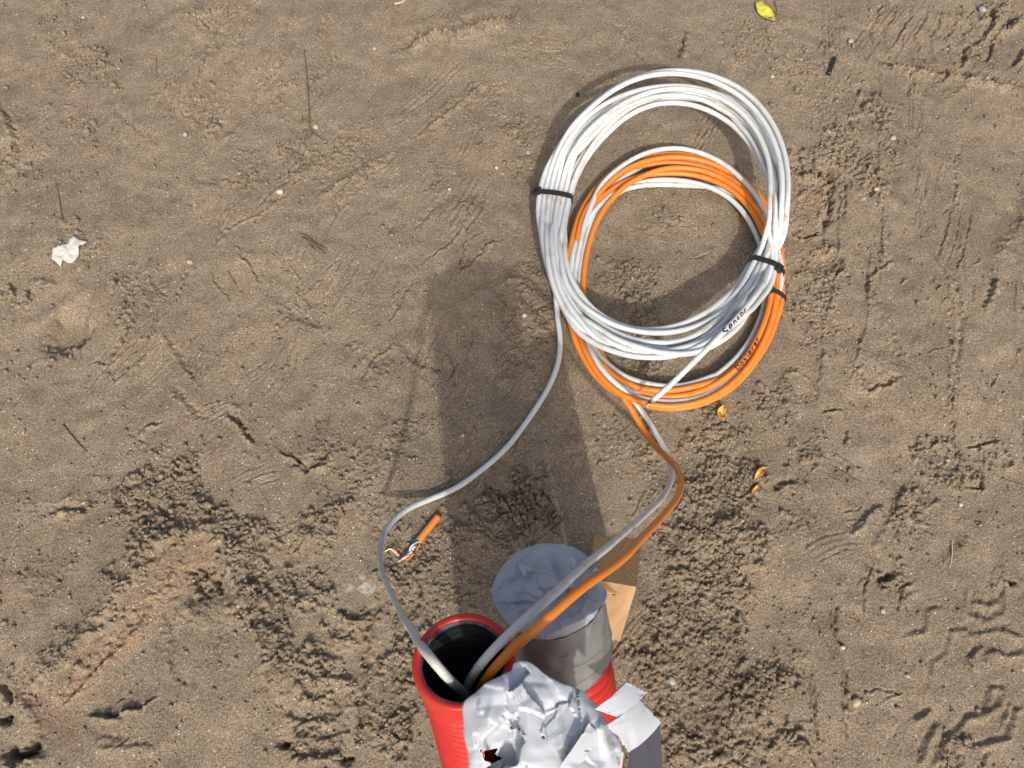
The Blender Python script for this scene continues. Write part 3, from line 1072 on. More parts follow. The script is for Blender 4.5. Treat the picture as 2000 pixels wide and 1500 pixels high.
def tape_cap(root, P, outline, zc, center, seed, amp, drop, skirt_end, folds, rings=46, dome=0.006, holes=(), jag=0.0, pin=.9, lift=0.006, vor=.2, dents=(), plane=None, slope=0.0):
    """tape stretched over a pipe mouth: crumpled top out to an outline, then a pleated skirt down the wall"""
    T, N, B = frames(P)
    NA = 240
    pp = Vector(P[0]) - Vector(T[0]) * lift
    pn = Vector(T[0]) if plane is None else Vector(plane).normalized()

    def on_plane(px, py):
        c0 = Vector((0, 0, H))
        dr = at(px, py, 0) - c0
        return c0 + dr * ((pp - c0).dot(pn) / dr.dot(pn))
    C = on_plane(*center)
    oc = np.array([tuple(on_plane(px, py)) for px, py, zz in outline])
    oc = np.vstack([oc, oc[:1]])
    oc = resample(spline([Vector(p) for p in oc], 6), 0.0005)
    ang = np.arctan2(oc[:, 1] - C.y, oc[:, 0] - C.x)
    f = fold_field(seed, folds, RP * 1.2)
    f2_ = fold_field(seed + 70, folds * 2, RP * 1.1, .16, .42)
    V = [C.copy()]
    order = []
    for k in range(NA):
        a = 2 * math.pi * k / NA - math.pi
        j = int(np.argmin(np.abs(np.angle(np.exp(1j * (ang - a))))))
        order.append(j)
    for s in range(1, rings + 1):
        t = s / rings
        for k in range(NA):
            E = oc[order[k]]
            jj = 1 + jag * (noise.noise(Vector((k * .10, seed, 0))) if t > .8 else 0) * (t - .8) * 5
            x = C.x + (E[0] - C.x) * t * jj
            y = C.y + (E[1] - C.y) * t * jj
            z = C.z + (E[2] - C.z) * t
            edge = 1 - t ** 6 * pin
            z += (amp * f(x - C.x, y - C.y) + .42 * amp * f2_(x - C.x, y - C.y)) * edge * min(1, 6 * t) + dome * math.cos(t * math.pi / 2) * (1 - 0)
            z += 0.0010 * noise.noise(Vector((x * 60, y * 60, seed))) * edge
            wx = Vector((x + .006 * noise.noise(Vector((x * 40, y * 40, 3))), y + .006 * noise.noise(Vector((x * 40, y * 40, 8))), 0))
            for cell, am in ((.028, 1.0), (.012, .55)):
                dd = noise.voronoi(Vector((wx.x / cell, wx.y / cell, seed)))[0]
                z += vor * am * cell * (dd[0] - .45) * edge
            if slope:
                for cell, sc_ in ((.052, 1.0), (.026, .25)):
                    pts_ = noise.voronoi(Vector((wx.x / cell + seed, wx.y / cell, 0)))[1]
                    best_ = -9
                    for c_ in pts_:
                        h1 = noise.cell(c_ * 7.3 + Vector((.5, .5, .5)))
                        h2 = noise.cell(c_ * 5.1 + Vector((9.5, 3.5, .5)))
                        h3 = noise.cell(c_ * 3.7 + Vector((2.5, 8.5, .5)))
                        best_ = max(best_, (h1 - .5) * .25 + 2 * slope * sc_ * ((h2 - .5) * (wx.x / cell + seed - c_.x) + (h3 - .5) * (wx.y / cell - c_.y)))
                    z += best_ * cell * edge
            if dents:
                qx, qy = to_px(x, y, z)
                for cx, cy, sx, sy, an, dp in dents:
                    ux = (qx - cx) * math.cos(an) + (qy - cy) * math.sin(an)
                    uy = -(qx - cx) * math.sin(an) + (qy - cy) * math.cos(an)
                    z -= dp * math.exp(-abs(ux / sx) ** 1.3 - (uy / sy) ** 2) * edge
            z -= 0.003 * t ** 8
            V.append(Vector((x, y, z)))
    # skirt
    d = np.r_[0, np.cumsum(np.linalg.norm(np.diff(P, axis=0), axis=1))]
    SK = 26
    for s in range(1, SK + 1):
        t = s / SK
        for k in range(NA):
            E = oc[order[k]]
            a = 2 * math.pi * k / NA - math.pi
            end = skirt_end * (1 + .16 * noise.noise(Vector((math.cos(a) * 2.2, math.sin(a) * 2.2, seed + 3.3)))) * drop(a)
            i = int(np.searchsorted(d, max(0.0, t * end)))
            i = min(i, len(P) - 1)
            # direction on the pipe ring nearest to a
            dirv = np.array([math.cos(a), math.sin(a), 0])
            dirv = dirv - (dirv @ T[i]) * T[i]
            dirv /= np.linalg.norm(dirv)
            pl = 0.0016 * noise.noise(Vector((math.cos(a) * 7, math.sin(a) * 7, t * 2 + seed))) 
            ring = P[i] + dirv * (RP + 0.0024 + pl)
            tt = min(1, t / 0.32)
            tt = tt * tt * (3 - 2 * tt)
            top = Vector(E) - Vector((0, 0, 0.003 + 0.010 * t))
            q = top * (1 - tt) + Vector(ring) * tt
            V.append(q)
    Fc = []
    tot = rings + SK
    for k in range(NA):
        Fc.append((0, 1 + k, 1 + (k + 1) % NA))
    for s in range(tot - 1):
        for k in range(NA):
            a0, a1 = 1 + s * NA + k, 1 + s * NA + (k + 1) % NA
            Fc.append((a0, a0 + NA, a1 + NA, a1))
    if holes:
        keep = []
        VV = np.array([tuple(v) for v in V])
        hx, hy = to_px(VV[:, 0], VV[:, 1], VV[:, 2])
        for fc in Fc:
            mx, my = np.mean(hx[list(fc)]), np.mean(hy[list(fc)])
            dead = False
            for poly in holes:
                ins = False
                for i in range(len(poly)):
                    x1, y1 = poly[i]
                    x2, y2 = poly[i - 1]
                    if (y1 > my) != (y2 > my) and mx < (x2 - x1) * (my - y1) / (y2 - y1) + x1: ins = not ins
                dead |= ins
            if not dead: keep.append(fc)
        Fc = keep
    o = mesh_obj('tape_cap', V, Fc, M['tape'], root)
    so_ = o.modifiers.new('thickness', 'SOLIDIFY')
    so_.thickness = 0.0005
    return o


tape_cap(pipe_b, PB, [(958, 1152, .487), (974, 1116, .488), (1008, 1078, .488), (1060, 1060, .488), (1112, 1064, .488), (1150, 1086, .488), (1170, 1112, .487), (1178, 1140, .485),
                      (1186, 1166, .484), (1160, 1196, .484), (1110, 1222, .484), (1060, 1240, .483), (1010, 1232, .484), (984, 1208, .485), (966, 1180, .486)],
         .487, (1072, 1150), 4, 0.0035, lambda a: 1 - .30 * max(0, math.cos(a + .3)), 0.088, 7, dome=-0.004, jag=.02, vor=.03, slope=.06,
         dents=[(1088, 1105, 9, 40, -.35, .010), (1012, 1165, 12, 22, .3, .009), (1125, 1115, 8, 30, -.6, .006), (1040, 1110, 10, 36, .5, .005), (1000, 1130, 9, 20, 1.0, .006), (1060, 1200, 34, 9, .1, .007),
                (1135, 1165, 10, 24, .6, .006), (1110, 1195, 26, 8, .35, .005)])

tape_cap(pipe_c, PC, [(903, 1412, .545), (905, 1384, .548), (922, 1358, .549), (966, 1324, .55), (996, 1310, .552), (1004, 1292, .556), (1024, 1290, .556), (1052, 1306, .553), (1090, 1330, .551),
                      (1130, 1345, .549), (1160, 1372, .546), (1186, 1412, .544), (1206, 1442, .541), (1214, 1472, .538), (1200, 1520, .53), (1150, 1580, .525), (1070, 1610, .52),
                      (980, 1580, .525), (925, 1510, .53), (908, 1450, .538)],
         .562, (1060, 1440), 17, 0.0050, lambda a: 1.0, 0.06, 18, dome=0.004, jag=.05, pin=.6, vor=.05, slope=.115, plane=(.05, -.30, 1), lift=.017, holes=[[(938, 1464), (953, 1466), (973, 1460), (968, 1473), (982, 1481), (962, 1492), (948, 1487)]])


def tape_strip(root, corners, seed, jag_edges=(0,), curl=0.004, name='tape_strip', n=34, crease=0.0012):
    """a piece of tape; corners = 4 (px,py,z); edge 0 is c0-c1, its torn edge is jagged"""
    c = [at(*k) for k in corners]
    V, Fc = [], []
    nrm = (c[1] - c[0]).cross(c[3] - c[0]).normalized()
    if nrm.z < 0: nrm = -nrm
    f = fold_field(seed, 5, 0.03)
    for i in range(n + 1):
        s = i / n
        for j in range(n + 1):
            t = j / n
            tt = t
            if 0 in jag_edges and i is not None:
                g = 0.055 * noise.noise(Vector((s * 14, seed, 0))) + 0.03 * noise.noise(Vector((s * 40, seed, 5)))
                tt = t + g * (1 - t) ** 3
            if 2 in jag_edges:
                g = 0.055 * noise.noise(Vector((s * 14, seed, 9))) + 0.03 * noise.noise(Vector((s * 40, seed, 15)))
                tt = tt + g * t ** 3
            p = (c[0] * (1 - s) + c[1] * s) * (1 - tt) + (c[3] * (1 - s) + c[2] * s) * tt
            z = curl * (math.sin(math.pi * t) * .5 + .35 * math.sin(2.2 * s + seed)) + crease * f((s - .5) * .05, (t - .5) * .05)
            V.append(p + nrm * z)
    for i in range(n):
        for j in range(n):
            a = i * (n + 1) + j
            Fc.append((a, a + 1, a + n + 2, a + n + 1))
    o = mesh_obj(name, V, Fc, M['tape'], root)
    q = o.modifiers.new('thickness', 'SOLIDIFY')
    q.thickness = 0.0005
    return o


# loose two-strip flap on the right of the nearest cap, and strips lying over it
tape_strip(pipe_c, [(1222, 1332, .548), (1266, 1352, .540), (1210, 1402, .548), (1160, 1385, .556)], 2, (0,), .003).name = 'tape_strip'
tape_strip(pipe_c, [(1252, 1366, .540), (1290, 1410, .528), (1228, 1470, .530), (1188, 1417, .552)], 5, (0, 2), .004)
tape_strip(pipe_c, [(1150, 1410, .560), (1196, 1455, .548), (1130, 1540, .545), (1092, 1496, .560)], 8, (), .002, crease=.003)
tape_strip(pipe_c, [(1192, 1440, .548), (1218, 1470, .535), (1205, 1540, .50), (1178, 1530, .515)], 13, (), .003)
lo = tape_strip(pipe_c, [(1236, 1402, .385), (1290, 1408, .380), (1296, 1590, .50), (1216, 1590, .50)], 15, (), .004)
# wrapped bands on the sealed back pipe: real overlaps of tape round the wall


def wrap_band(root, P, d0, d1, tilt, a0, a1, seed, lift):
    T, N, B = frames(P)
    d = np.r_[0, np.cumsum(np.linalg.norm(np.diff(P, axis=0), axis=1))]
    V, Fc = [], []
    n, m = 90, 14
    for i in range(n + 1):
        a = a0 + (a1 - a0) * i / n
        for j in range(m + 1):
            s = d0 + (d1 - d0) * j / m - tilt * math.cos(a + .3) + .0012 * noise.noise(Vector((i * .4, j * .2, seed)))
            k = min(len(P) - 1, int(np.searchsorted(d, max(0, s))))
            dv = np.array([math.cos(a), math.sin(a), 0])
            dv = dv - (dv @ T[k]) * T[k]
            dv /= np.linalg.norm(dv)
            V.append(P[k] + dv * (RP + lift + .0012 * noise.noise(Vector((a * 4, s * 60, seed))) + .0008 * abs(math.sin(a * 6 + s * 60))))
    for i in range(n):
        for j in range(m):
            q = i * (m + 1) + j
            Fc.append((q, q + 1, q + m + 2, q + m + 1))
    o = mesh_obj('tape_band', V, Fc, M['shaded_tape'], root)
    mo = o.modifiers.new('thickness', 'SOLIDIFY')
    mo.thickness = 0.0005
    return o


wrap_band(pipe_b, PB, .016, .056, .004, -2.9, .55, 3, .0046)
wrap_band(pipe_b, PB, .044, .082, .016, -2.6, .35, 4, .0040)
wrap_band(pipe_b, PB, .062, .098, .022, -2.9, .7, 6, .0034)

# ------------------------------------------------------------------ wooden post
def wooden_post():
    top = [key_at(1161, 1046, .33), key_at(1255, 1051, .33), key_at(1243, 1146, .325), key_at(1150, 1130, .325)]
    base = [(t[0] + .028, t[1] + .001, -.03) for t in top]
    base_c = Vector(base[0]) * H
    root = thing('wooden_post', (top[0][0] * H, top[0][1] * H, 0), 'square sawn wooden post standing behind the taped pipe, dark end on top', 'post')
    tv = [Vector(t) * H for t in top]
    bv = [Vector(b) * H for b in base]
    V, Fc = [], []
    n = 24
    per = []
    for e_ in range(4):
        for i in range(n):
            per.append((e_, i / n))
    rings = [(0.002, .0), (.012, 0), (.2, 0), (.5, 0), (.8, 0), (1, 0)]
    for q, (t, _) in enumerate(rings):
        for e_, s in per:
            a = tv[e_] * (1 - t) + bv[e_] * t
            b = tv[(e_ + 1) % 4] * (1 - t) + bv[(e_ + 1) % 4] * t
            p = a * (1 - s) + b * s
            rag = 0.0012 * noise.noise(Vector((e_ * 9 + s * 22, 0, 1))) if q < 2 else 0
            V.append(p + Vector((0, 0, rag)))
    m = len(per)
    for q in range(len(rings) - 1):
        for k in range(m):
            Fc.append((q * m + k, (q + 1) * m + k, (q + 1) * m + (k + 1) % m, q * m + (k + 1) % m))
    mesh_obj('post_body', V, Fc, M['wood'], root, smooth=False)
    c = sum(tv, Vector()) / 4
    V2 = [V[k] + Vector((0, 0, .0004)) for k in range(m)]
    V2 = [Vector(v) for v in V2]
    inner = [v * .5 + c * .5 + Vector((0, 0, .0002)) for v in V2]
    V3 = V2 + inner + [c + Vector((0, 0, .0006))]
    Fc = [(k, (k + 1) % m, m + (k + 1) % m, m + k) for k in range(m)] + [(m + k, m + (k + 1) % m, 2 * m) for k in range(m)]
    Fc = [f[::-1] for f in Fc]
    mesh_obj('sawn_end', V3, Fc, M['endgrain'], root, smooth=False)
    # small knot on the pale face
    a = tv[3] * .42 + tv[2] * .58
    b = bv[3] * .42 + bv[2] * .58
    p = a * .86 + b * .14
    nr = (tv[2] - tv[3]).cross(bv[3] - tv[3]).normalized()
    if nr.y > 0: nr = -nr
    Vk = []
    for k in range(14):
        an = k / 14 * 6.283
        Vk.append(p + nr * .0006 + Vector((math.cos(an) * .0022, 0, math.sin(an) * .004)))
    mesh_obj('knot', Vk, [tuple(range(14))], plain('knot_wood', (.28, .12, .05), .7), root)


wooden_post()

# ------------------------------------------------------------------ the coiled cables
RC = 0.0037 * H      # white cable radius
RO = 0.0040 * H      # orange cable radius


def radial(table, c):
    A = np.array([t[0] for t in table], float)
    R = np.array([t[1] for t in table], float)
    A = np.r_[A - 360, A, A + 360]
    R = np.r_[R, R, R]
    o = np.argsort(A)
    A, R = A[o], R[o]

    def f(phi):
        g = (np.asarray(phi) % 360)
        v = 0
        for dd, w_ in ((-14, .15), (-7, .2), (0, .3), (7, .2), (14, .15)):
            v = v + w_ * np.interp(g + dd, A, R)
        return v
    return f


A_out = radial([(0, 248), (55, 306), (90, 300), (134, 262), (180, 251), (214, 281), (228, 312), (241, 325), (270, 322), (288, 305), (310, 268), (329, 249), (345, 247)], 0)
A_in = radial([(0, 180), (54, 207), (90, 196), (127, 177), (158, 177), (180, 184), (211, 209), (225, 215), (244, 208), (270, 199), (298, 194), (326, 187), (345, 184)], 0)
B_out = radial([(0, 216), (12, 217), (50, 244), (90, 272), (120, 268), (139, 250), (163, 224), (209, 236), (230, 259), (248, 270), (270, 266), (291, 260), (311, 234), (337, 214)], 0)
B_in = radial([(32, 158), (57, 172), (90, 163), (137, 172), (170, 170), (200, 180), (227, 192), (250, 198), (270, 194), (291, 176), (319, 166), (350, 160)], 0)
CA, CB = (1300, 415), (1325, 545)
DPH = 2.0    # degrees per sample


def wind(phi0, phi1, keyfr, seed, rr):
    """lateral fraction and height fraction along a wound cable; keyfr(phi mod 360)-> (spread, tie weight)"""
    r = random.Random(seed)
    phis = np.arange(phi0, phi1 + .1, DPH)
    kp = np.arange(phi0 - 60, phi1 + 120, 52.0)
    lat = np.array([r.uniform(0, 1) for _ in kp])
    zed = np.array([r.uniform(0, 1) for _ in kp])
    c1 = np.interp(phis, kp, lat)
    c2 = np.interp(phis, kp, zed)
    ker = np.hanning(31)
    ker /= ker.sum()
    c1 = np.convolve(np.pad(c1, 15, mode='edge'), ker, 'valid')
    c2 = np.convolve(np.pad(c2, 15, mode='edge'), ker, 'valid')
    c1 = np.clip((c1 - .5) * 1.25 + .5, 0, 1)
    return phis, c1, c2


# lateral slots of each turn at 0, 90, 180 and 270 degrees (0 inner, 1 outer)
SLOT_O = [[.98, .84, .66, .42, .9], [.84, .62, .50, .34, .72], [.96, .80, .05, .88, .7], [.98, .88, .56, .22, .93]]
SLOT_W = [[.52, .30, .08, .92, .4], [.97, .72, .26, .02, .9], [.50, .34, .62, .99, .4], [.76, .40, .04, .66, .80]]


def build_coils():
    strands = []   # each: dict(P, r, phi, target)
    # ---- lower coil: orange and white wound together
    nB = 4
    for nm, ph0, ph1, rad, sd, zoff, slots in (('orange', 32, 32 + 360 * nB + 210, RO, 3, 0.0, (.30, .62, .96, .80, .10)), ('white', 14, 14 + 360 * nB + 232, RC, 5, 0.0, (.04, .45, .15, .68, .50))):
        ph, c1, c2 = wind(ph0, ph1, None, sd, rad)
        # blend: every turn keeps its own slot and drifts a little
        turn = ((ph - ph0) / 360.0)
        sl_ = np.interp(turn, np.arange(len(slots)), slots)
        ker = np.hanning(41); ker /= ker.sum()
        sl_ = np.convolve(np.pad(np.array(slots)[np.clip(turn.astype(int), 0, len(slots) - 1)], 20, mode='edge'), ker, 'valid')
        tabs = SLOT_O if nm == 'orange' else SLOT_W
        kx, kv = [], []
        for tn in range(-1, 7):
            for q_ in range(4):
                kx.append(tn * 360 + q_ * 90)
                kv.append(tabs[q_][tn % 5])
        sl_ = np.interp(ph, kx, kv)
        ker = np.hanning(33); ker /= ker.sum()
        sl_ = np.convolve(np.pad(sl_, 16, mode='edge'), ker, 'valid')
        lat = np.clip(.9 * sl_ + .1 * c1, 0, 1)
        ri, ro = B_in(ph) + 6, B_out(ph) - 6
        R = ri + (ro - ri) * lat
        z = 0.008 + 0.018 * c2
        strands.append(dict(nm=nm, ph=ph, R=R, z=z, c=CB, r=rad, set='B'))
    # ---- upper coil: all white
    nA = 12
    ph0, ph1 = 345, 345 + 360 * nA - 146
    ph, c1, c2 = wind(ph0, ph1, None, 12, RC)
    turn = ((ph - ph0) / 360.0)
    order = [.55, .98, .25, .80, .05, .66, .38, .90, .14, .48, .74, .32, .97, .85]
    ker = np.hanning(61); ker /= ker.sum()
    sl_ = np.convolve(np.pad(np.array(order)[np.clip(turn.astype(int), 0, 13)], 30, mode='edge'), ker, 'valid')
    lat = np.clip(.62 * sl_ + .38 * c1, 0, 1)
    g = ph % 360
    ri, ro = A_in(ph) + 5, A_out(ph) - 5
    R = ri + (ro - ri) * lat
    up = np.cos(np.radians(g - 75)) * .5 + .5       # 1 towards the far side
    # outer turns ride higher on the far side; the near side lies on the lower coil
    z = 0.040 + 0.030 * c2 + up * (0.010 + 0.055 * lat) + (1 - up) * (.012 + .02 * lat)
    tie = np.exp(-((g - 171) / 22) ** 2) + np.exp(-((g - 333) / 22) ** 2)
    rank = np.argsort(np.argsort(order))
    rk = rank[np.clip(turn.astype(int), 0, 13)]
    tl = np.convolve(np.pad(((rk // 2) + .5 + .25 * (rk % 2)) / 7.0, 12, mode='edge'), np.hanning(25) / np.hanning(25).sum(), 'valid')
    tz = np.convolve(np.pad(.046 + .0072 * (rk % 2), 12, mode='edge'), np.hanning(25) / np.hanning(25).sum(), 'valid')
    tie = np.clip(tie * 1.15, 0, 1)
    lat = lat * (1 - tie) + tl * tie
    R = ri + (ro - ri) * lat
    z = z * (1 - tie) + tz * tie
    strands.append(dict(nm='upper', ph=ph, R=R, z=z, c=CA, r=RC, set='A'))
    for s in strands:
        a = np.radians(s['ph'])
        px = s['c'][0] + s['R'] * np.cos(a)
        py = s['c'][1] - s['R'] * np.sin(a)
        s['P'] = np.array([tuple(at(x, y, zz)) for x, y, zz in zip(px, py, s['z'])])
        s['T'] = s['P'].copy()
    # relax: at each angle, strands of the same coil push each other apart
    for cs in ('A', 'B'):
        S = [s for s in strands if s['set'] == cs]
        allP = np.concatenate([s['P'] for s in S])
        allT = allP.copy()
        rad = np.concatenate([np.full(len(s['P']), s['r']) for s in S])
        bins = np.concatenate([np.round((s['ph'] % 360) / DPH).astype(int) % 180 for s in S])
        bounds = np.cumsum([0] + [len(s['P']) for s in S])
        # padded table: bin x slot
        groups = [np.where(bins == b)[0] for b in range(180)]
        mx = max(len(q) for q in groups)
        tab = np.full((180, mx), -1)
        for b, q in enumerate(groups): tab[b, :len(q)] = q
        valid = tab >= 0
        tabc = np.where(valid, tab, 0)
        zmin = RC * 1.0 if cs == 'B' else 0.036 * H
        for it in range(260):
            Q = allP[tabc]
            Rr = rad[tabc]
            D = Q[:, :, None, :] - Q[:, None, :, :]
            dist = np.linalg.norm(D, axis=-1) + 1e-9
            need = (Rr[:, :, None] + Rr[:, None, :]) * 1.01
            ok = valid[:, :, None] & valid[:, None, :] & (dist < need) & ~np.eye(mx, dtype=bool)[None]
            push = np.where(ok, (need - dist) * .38, 0)[..., None] * D / dist[..., None]
            mv = push.sum(2)
            delta = np.zeros_like(allP)
            np.add.at(delta, tabc[valid], mv[valid])
            allP = allP + delta
            if it < 235:
                allP += (allT - allP) * 0.05
                for k in range(len(S)):
                    seg = allP[bounds[k]:bounds[k + 1]]
                    seg[1:-1] += .14 * (.5 * (seg[:-2] + seg[2:]) - seg[1:-1])
            allP[:, 2] = np.maximum(allP[:, 2], zmin)
        for k, s in enumerate(S):
            s['P'] = allP[bounds[k]:bounds[k + 1]]
    return strands


strands = build_coils()
sO, sW, sA = strands


def join(*segs):
    P = np.concatenate(segs)
    return P


def path_from(keys, n=14):
    return spline([at(*k) for k in keys], n)


# leads
lead_A = path_from([(1090, 628, .014), (1095, 668, .013), (1091, 706, .011), (1075, 750, .010), (1045, 800, .009), (985, 880, .009), (905, 945, .012), (850, 970, .016), (795, 994, .03), (757, 1030, .055), (741, 1075, .09),
                    (751, 1130, .17), (780, 1190, .31), (815, 1250, .48), (850, 1296, .515), (884, 1334, .492), (915, 1362, .455)])
tail_A = path_from([(1275, 781, .060), (1305, 756, .078), (1345, 717, .092), (1395, 667, .10), (1440, 620, .10), (1475, 578, .09)])
lead_O = path_from([(1262, 848, .012), (1280, 872, .03), (1302, 893, .07), (1322, 915, .12), (1330, 945, .19), (1318, 980, .27), (1280, 1024, .36), (1220, 1086, .45), (1130, 1154, .505),
                    (1046, 1227, .520), (994, 1272, .512), (958, 1314, .495), (932, 1354, .45)])
lead_W = path_from([(1275, 836, .008), (1293, 868, .015), (1308, 900, .03), (1312, 930, .065), (1300, 962, .13), (1268, 998, .22), (1218, 1042, .345), (1130, 1117, .455),
                    (1042, 1193, .505), (980, 1252, .512), (940, 1296, .498), (908, 1342, .455)])


def deep(P, pipeP, off):
    """carry a lead on down inside the bore"""
    d = []
    for i, k in enumerate((150, 220, 300, 420)):
        c = pipeP[k]
        d.append(Vector(c) + Vector(off) * (1 - .2 * i))
    q = spline([P[-6], P[-1]] + d, 10)[10:]
    return np.concatenate([P, q[1:]])


lead_A = deep(lead_A, PA, (.008, -.018, 0))
lead_O = deep(lead_O, PA, (.014, -.006, 0))
lead_W = deep(lead_W, PA, (.002, -.010, 0))


def blend_join(P, Q, gap=8):
    """join path P to path Q leaving a smooth bridge"""
    a, b = P[:-gap] if gap else P, Q
    t0 = a[-1] - a[-3]
    t1 = b[2] - b[0]
    L = np.linalg.norm(b[0] - a[-1])
    t0 = t0 / np.linalg.norm(t0) * L
    t1 = t1 / np.linalg.norm(t1) * L
    s = np.linspace(0, 1, 18)[1:-1, None]
    h = (2 * s ** 3 - 3 * s ** 2 + 1) * a[-1] + (s ** 3 - 2 * s ** 2 + s) * t0 + (-2 * s ** 3 + 3 * s ** 2) * b[0] + (s ** 3 - s ** 2) * t1
    return np.concatenate([a, h, b])


pathA = blend_join(blend_join(tail_A, sA['P'], 0), lead_A, 2)
pathO = blend_join(sO['P'], lead_O, 2)
pathW = blend_join(sW['P'], lead_W, 2)
pathA = smooth_path(resample(pathA, .006), 12)
pathO = smooth_path(resample(pathO, .006), 8)
pathW = smooth_path(resample(pathW, .006), 8)



def lead_r(P, r):
    """the last metre of cable is stretched a little thinner than the coil"""
    d = np.r_[0, np.cumsum(np.linalg.norm(np.diff(P, axis=0), axis=1))]
    return r * (1 - .22 * smoothstep(d, d[-1] - 1.3, d[-1] - .7))



def wander(P, amp):
    """small uneven bends a real cable keeps"""
    d = np.r_[0, np.cumsum(np.linalg.norm(np.diff(P, axis=0), axis=1))]
    o = np.array([[noise.noise(Vector((x * 7, 0, 1))), noise.noise(Vector((x * 7, 5, 1))), 0] for x in d])
    o = o * (amp * smoothstep(d, d[-1] - 1.5, d[-1] - 1.2) * (1 - smoothstep(d, d[-1] - .35, d[-1] - .2)))[:, None]
    return P + o


pathA, pathO, pathW = wander(pathA, .0022), wander(pathO, .0016), wander(pathW, .0022)
coilA = thing('white_cable_coil', at(1300, 415), 'upper white cable coil across the orange one, two black ties, lead running left', 'cable', 'cable coils')
tube('cable', pathA, lead_r(pathA, RC), M['white'], coilA, 14)
coilO = thing('orange_cable_coil', at(1325, 545), 'orange cable coil under the white one, its lead bending down into the red pipe', 'cable', 'cable coils')
tube('cable', pathO, lead_r(pathO, RO), M['orange'], coilO, 14)
coilW = thing('white_cable_coil', at(1325, 548), 'lower white cable wound together with the orange cable, leading beside it into the pipe', 'cable', 'cable coils')
tube('cable', pathW, lead_r(pathW, RC), M['white'], coilW, 14)

CAMP = np.array([0, 0, H])


def hull2(pts):
    pts = sorted(map(tuple, pts))
    def half(ps):
        h = []
        for p in ps:
            while len(h) > 1 and (h[-1][0] - h[-2][0]) * (p[1] - h[-2][1]) - (h[-1][1] - h[-2][1]) * (p[0] - h[-2][0]) <= 0: h.pop()
            h.append(p)
        return h[:-1]
    return half(pts) + half(pts[::-1])


def cable_tie(root, sets, phi, center, label, width=0.0085, head_side=1, tail=True):
    """strap round every strand passing one angle of a coil, with ratchet head"""
    pts, tans = [], []
    for s in sets:
        g = (s['ph'] % 360)
        idx = np.where(np.abs(((g - phi + 180) % 360) - 180) < DPH / 2 + .01)[0]
        for i in idx:
            if 1 < i < len(s['P']) - 2:
                pts.append((s['P'][i], s['r']))
                tans.append(s['P'][i + 1] - s['P'][i - 1])
    C = np.mean([p for p, _ in pts], axis=0)
    T = np.mean([t / np.linalg.norm(t) for t in tans], axis=0)
    T[2] = 0
    T /= np.linalg.norm(T)
    U = np.cross([0, 0, 1.0], T)           # sideways
    W = np.array([0, 0, 1.0])
    circ = []
    for p, r in pts:
        a, b = (p - C) @ U, (p - C) @ W
        for k in range(20):
            an = k / 20 * 6.2832
            circ.append((a + (r + .0005) * math.cos(an), b + (r + .0005) * math.sin(an)))
    hl = np.array(hull2(circ))
    hl = np.vstack([hl, hl[:1]])
    hl = resample(np.c_[hl], 0.0015)[:-1]
    n = len(hl)
    ctr = hl.mean(0)
    V, Fc = [], []
    th = .0018
    for k in range(n):
        t = hl[(k + 1) % n] - hl[k - 1]
        nn = np.array([t[1], -t[0]])
        nn /= np.linalg.norm(nn) + 1e-9
        if nn @ (hl[k] - ctr) < 0: nn = -nn
        for w_ in (-width / 2, width / 2):
            for o_ in (0, th):
                q = hl[k] + nn * o_
                V.append(C + U * q[0] + W * q[1] + T * w_)
    for k in range(n):
        a, b = 4 * k, 4 * ((k + 1) % n)
        Fc += [(a + 1, b + 1, b + 3, a + 3), (a, a + 2, b + 2, b), (a, b, b + 1, a + 1), (a + 2, a + 3, b + 3, b + 2)]
    tie = mesh_obj('cable_tie', V, Fc, M['black'], root, smooth=False)
    # ratchet head on the outer or inner shoulder, facing up
    sd = hl[:, 0] * head_side
    cand = np.argmax(sd * 1.0 + hl[:, 1] * 0.9)
    hp = C + U * hl[cand][0] + W * hl[cand][1]
    out = (U * head_side * .5 + W).astype(float)
    out /= np.linalg.norm(out)
    al = U * head_side - (U * head_side @ out) * out
    al /= np.linalg.norm(al)
    hv = []
    hw, hl_, hh = width * .82, .0075, .0055
    for a_, b_, c_ in [(-1, -1, 0), (1, -1, 0), (1, 1, 0), (-1, 1, 0), (-.8, -.85, 1), (.8, -.85, 1), (.8, .85, 1), (-.8, .85, 1),
                       (-.45, -.45, 1), (.45, -.45, 1), (.45, .45, 1), (-.45, .45, 1), (-.45, -.45, .6), (.45, -.45, .6), (.45, .45, .6), (-.45, .45, .6)]:
        hv.append(hp + al * a_ * hl_ + T * b_ * hw + out * (c_ * hh + .0005))
    hf = [(0, 1, 5, 4), (1, 2, 6, 5), (2, 3, 7, 6), (3, 0, 4, 7), (4, 5, 9, 8), (5, 6, 10, 9), (6, 7, 11, 10), (7, 4, 8, 11),
          (8, 9, 13, 12), (9, 10, 14, 13), (10, 11, 15, 14), (11, 8, 12, 15), (12, 13, 14, 15), (3, 2, 1, 0)]
    h_ = mesh_obj('tie_head', hv, hf, M['black'], None, smooth=False)
    h_.parent = tie
    if tail:
        tv = []
        tf = []
        for k in range(6):
            c_ = hp + al * (.006 + .0026 * k) + out * (.003 - .0008 * k * k * .4)
            for b_ in (-1, 1):
                for o_ in (0, 1):
                    tv.append(c_ + T * b_ * width * .45 + out * o_ * .0012)
        for k in range(5):
            a, b = 4 * k, 4 * k + 4
            tf += [(a + 1, a + 3, b + 3, b + 1), (a, b, b + 2, a + 2), (a, a + 1, b + 1, b), (a + 2, b + 2, b + 3, a + 3)]
        tf += [(0, 2, 3, 1), (20, 21, 23, 22)]
        t_ = mesh_obj('tie_tail', tv, tf, M['black'], None, smooth=False)
        t_.parent = tie
    return tie


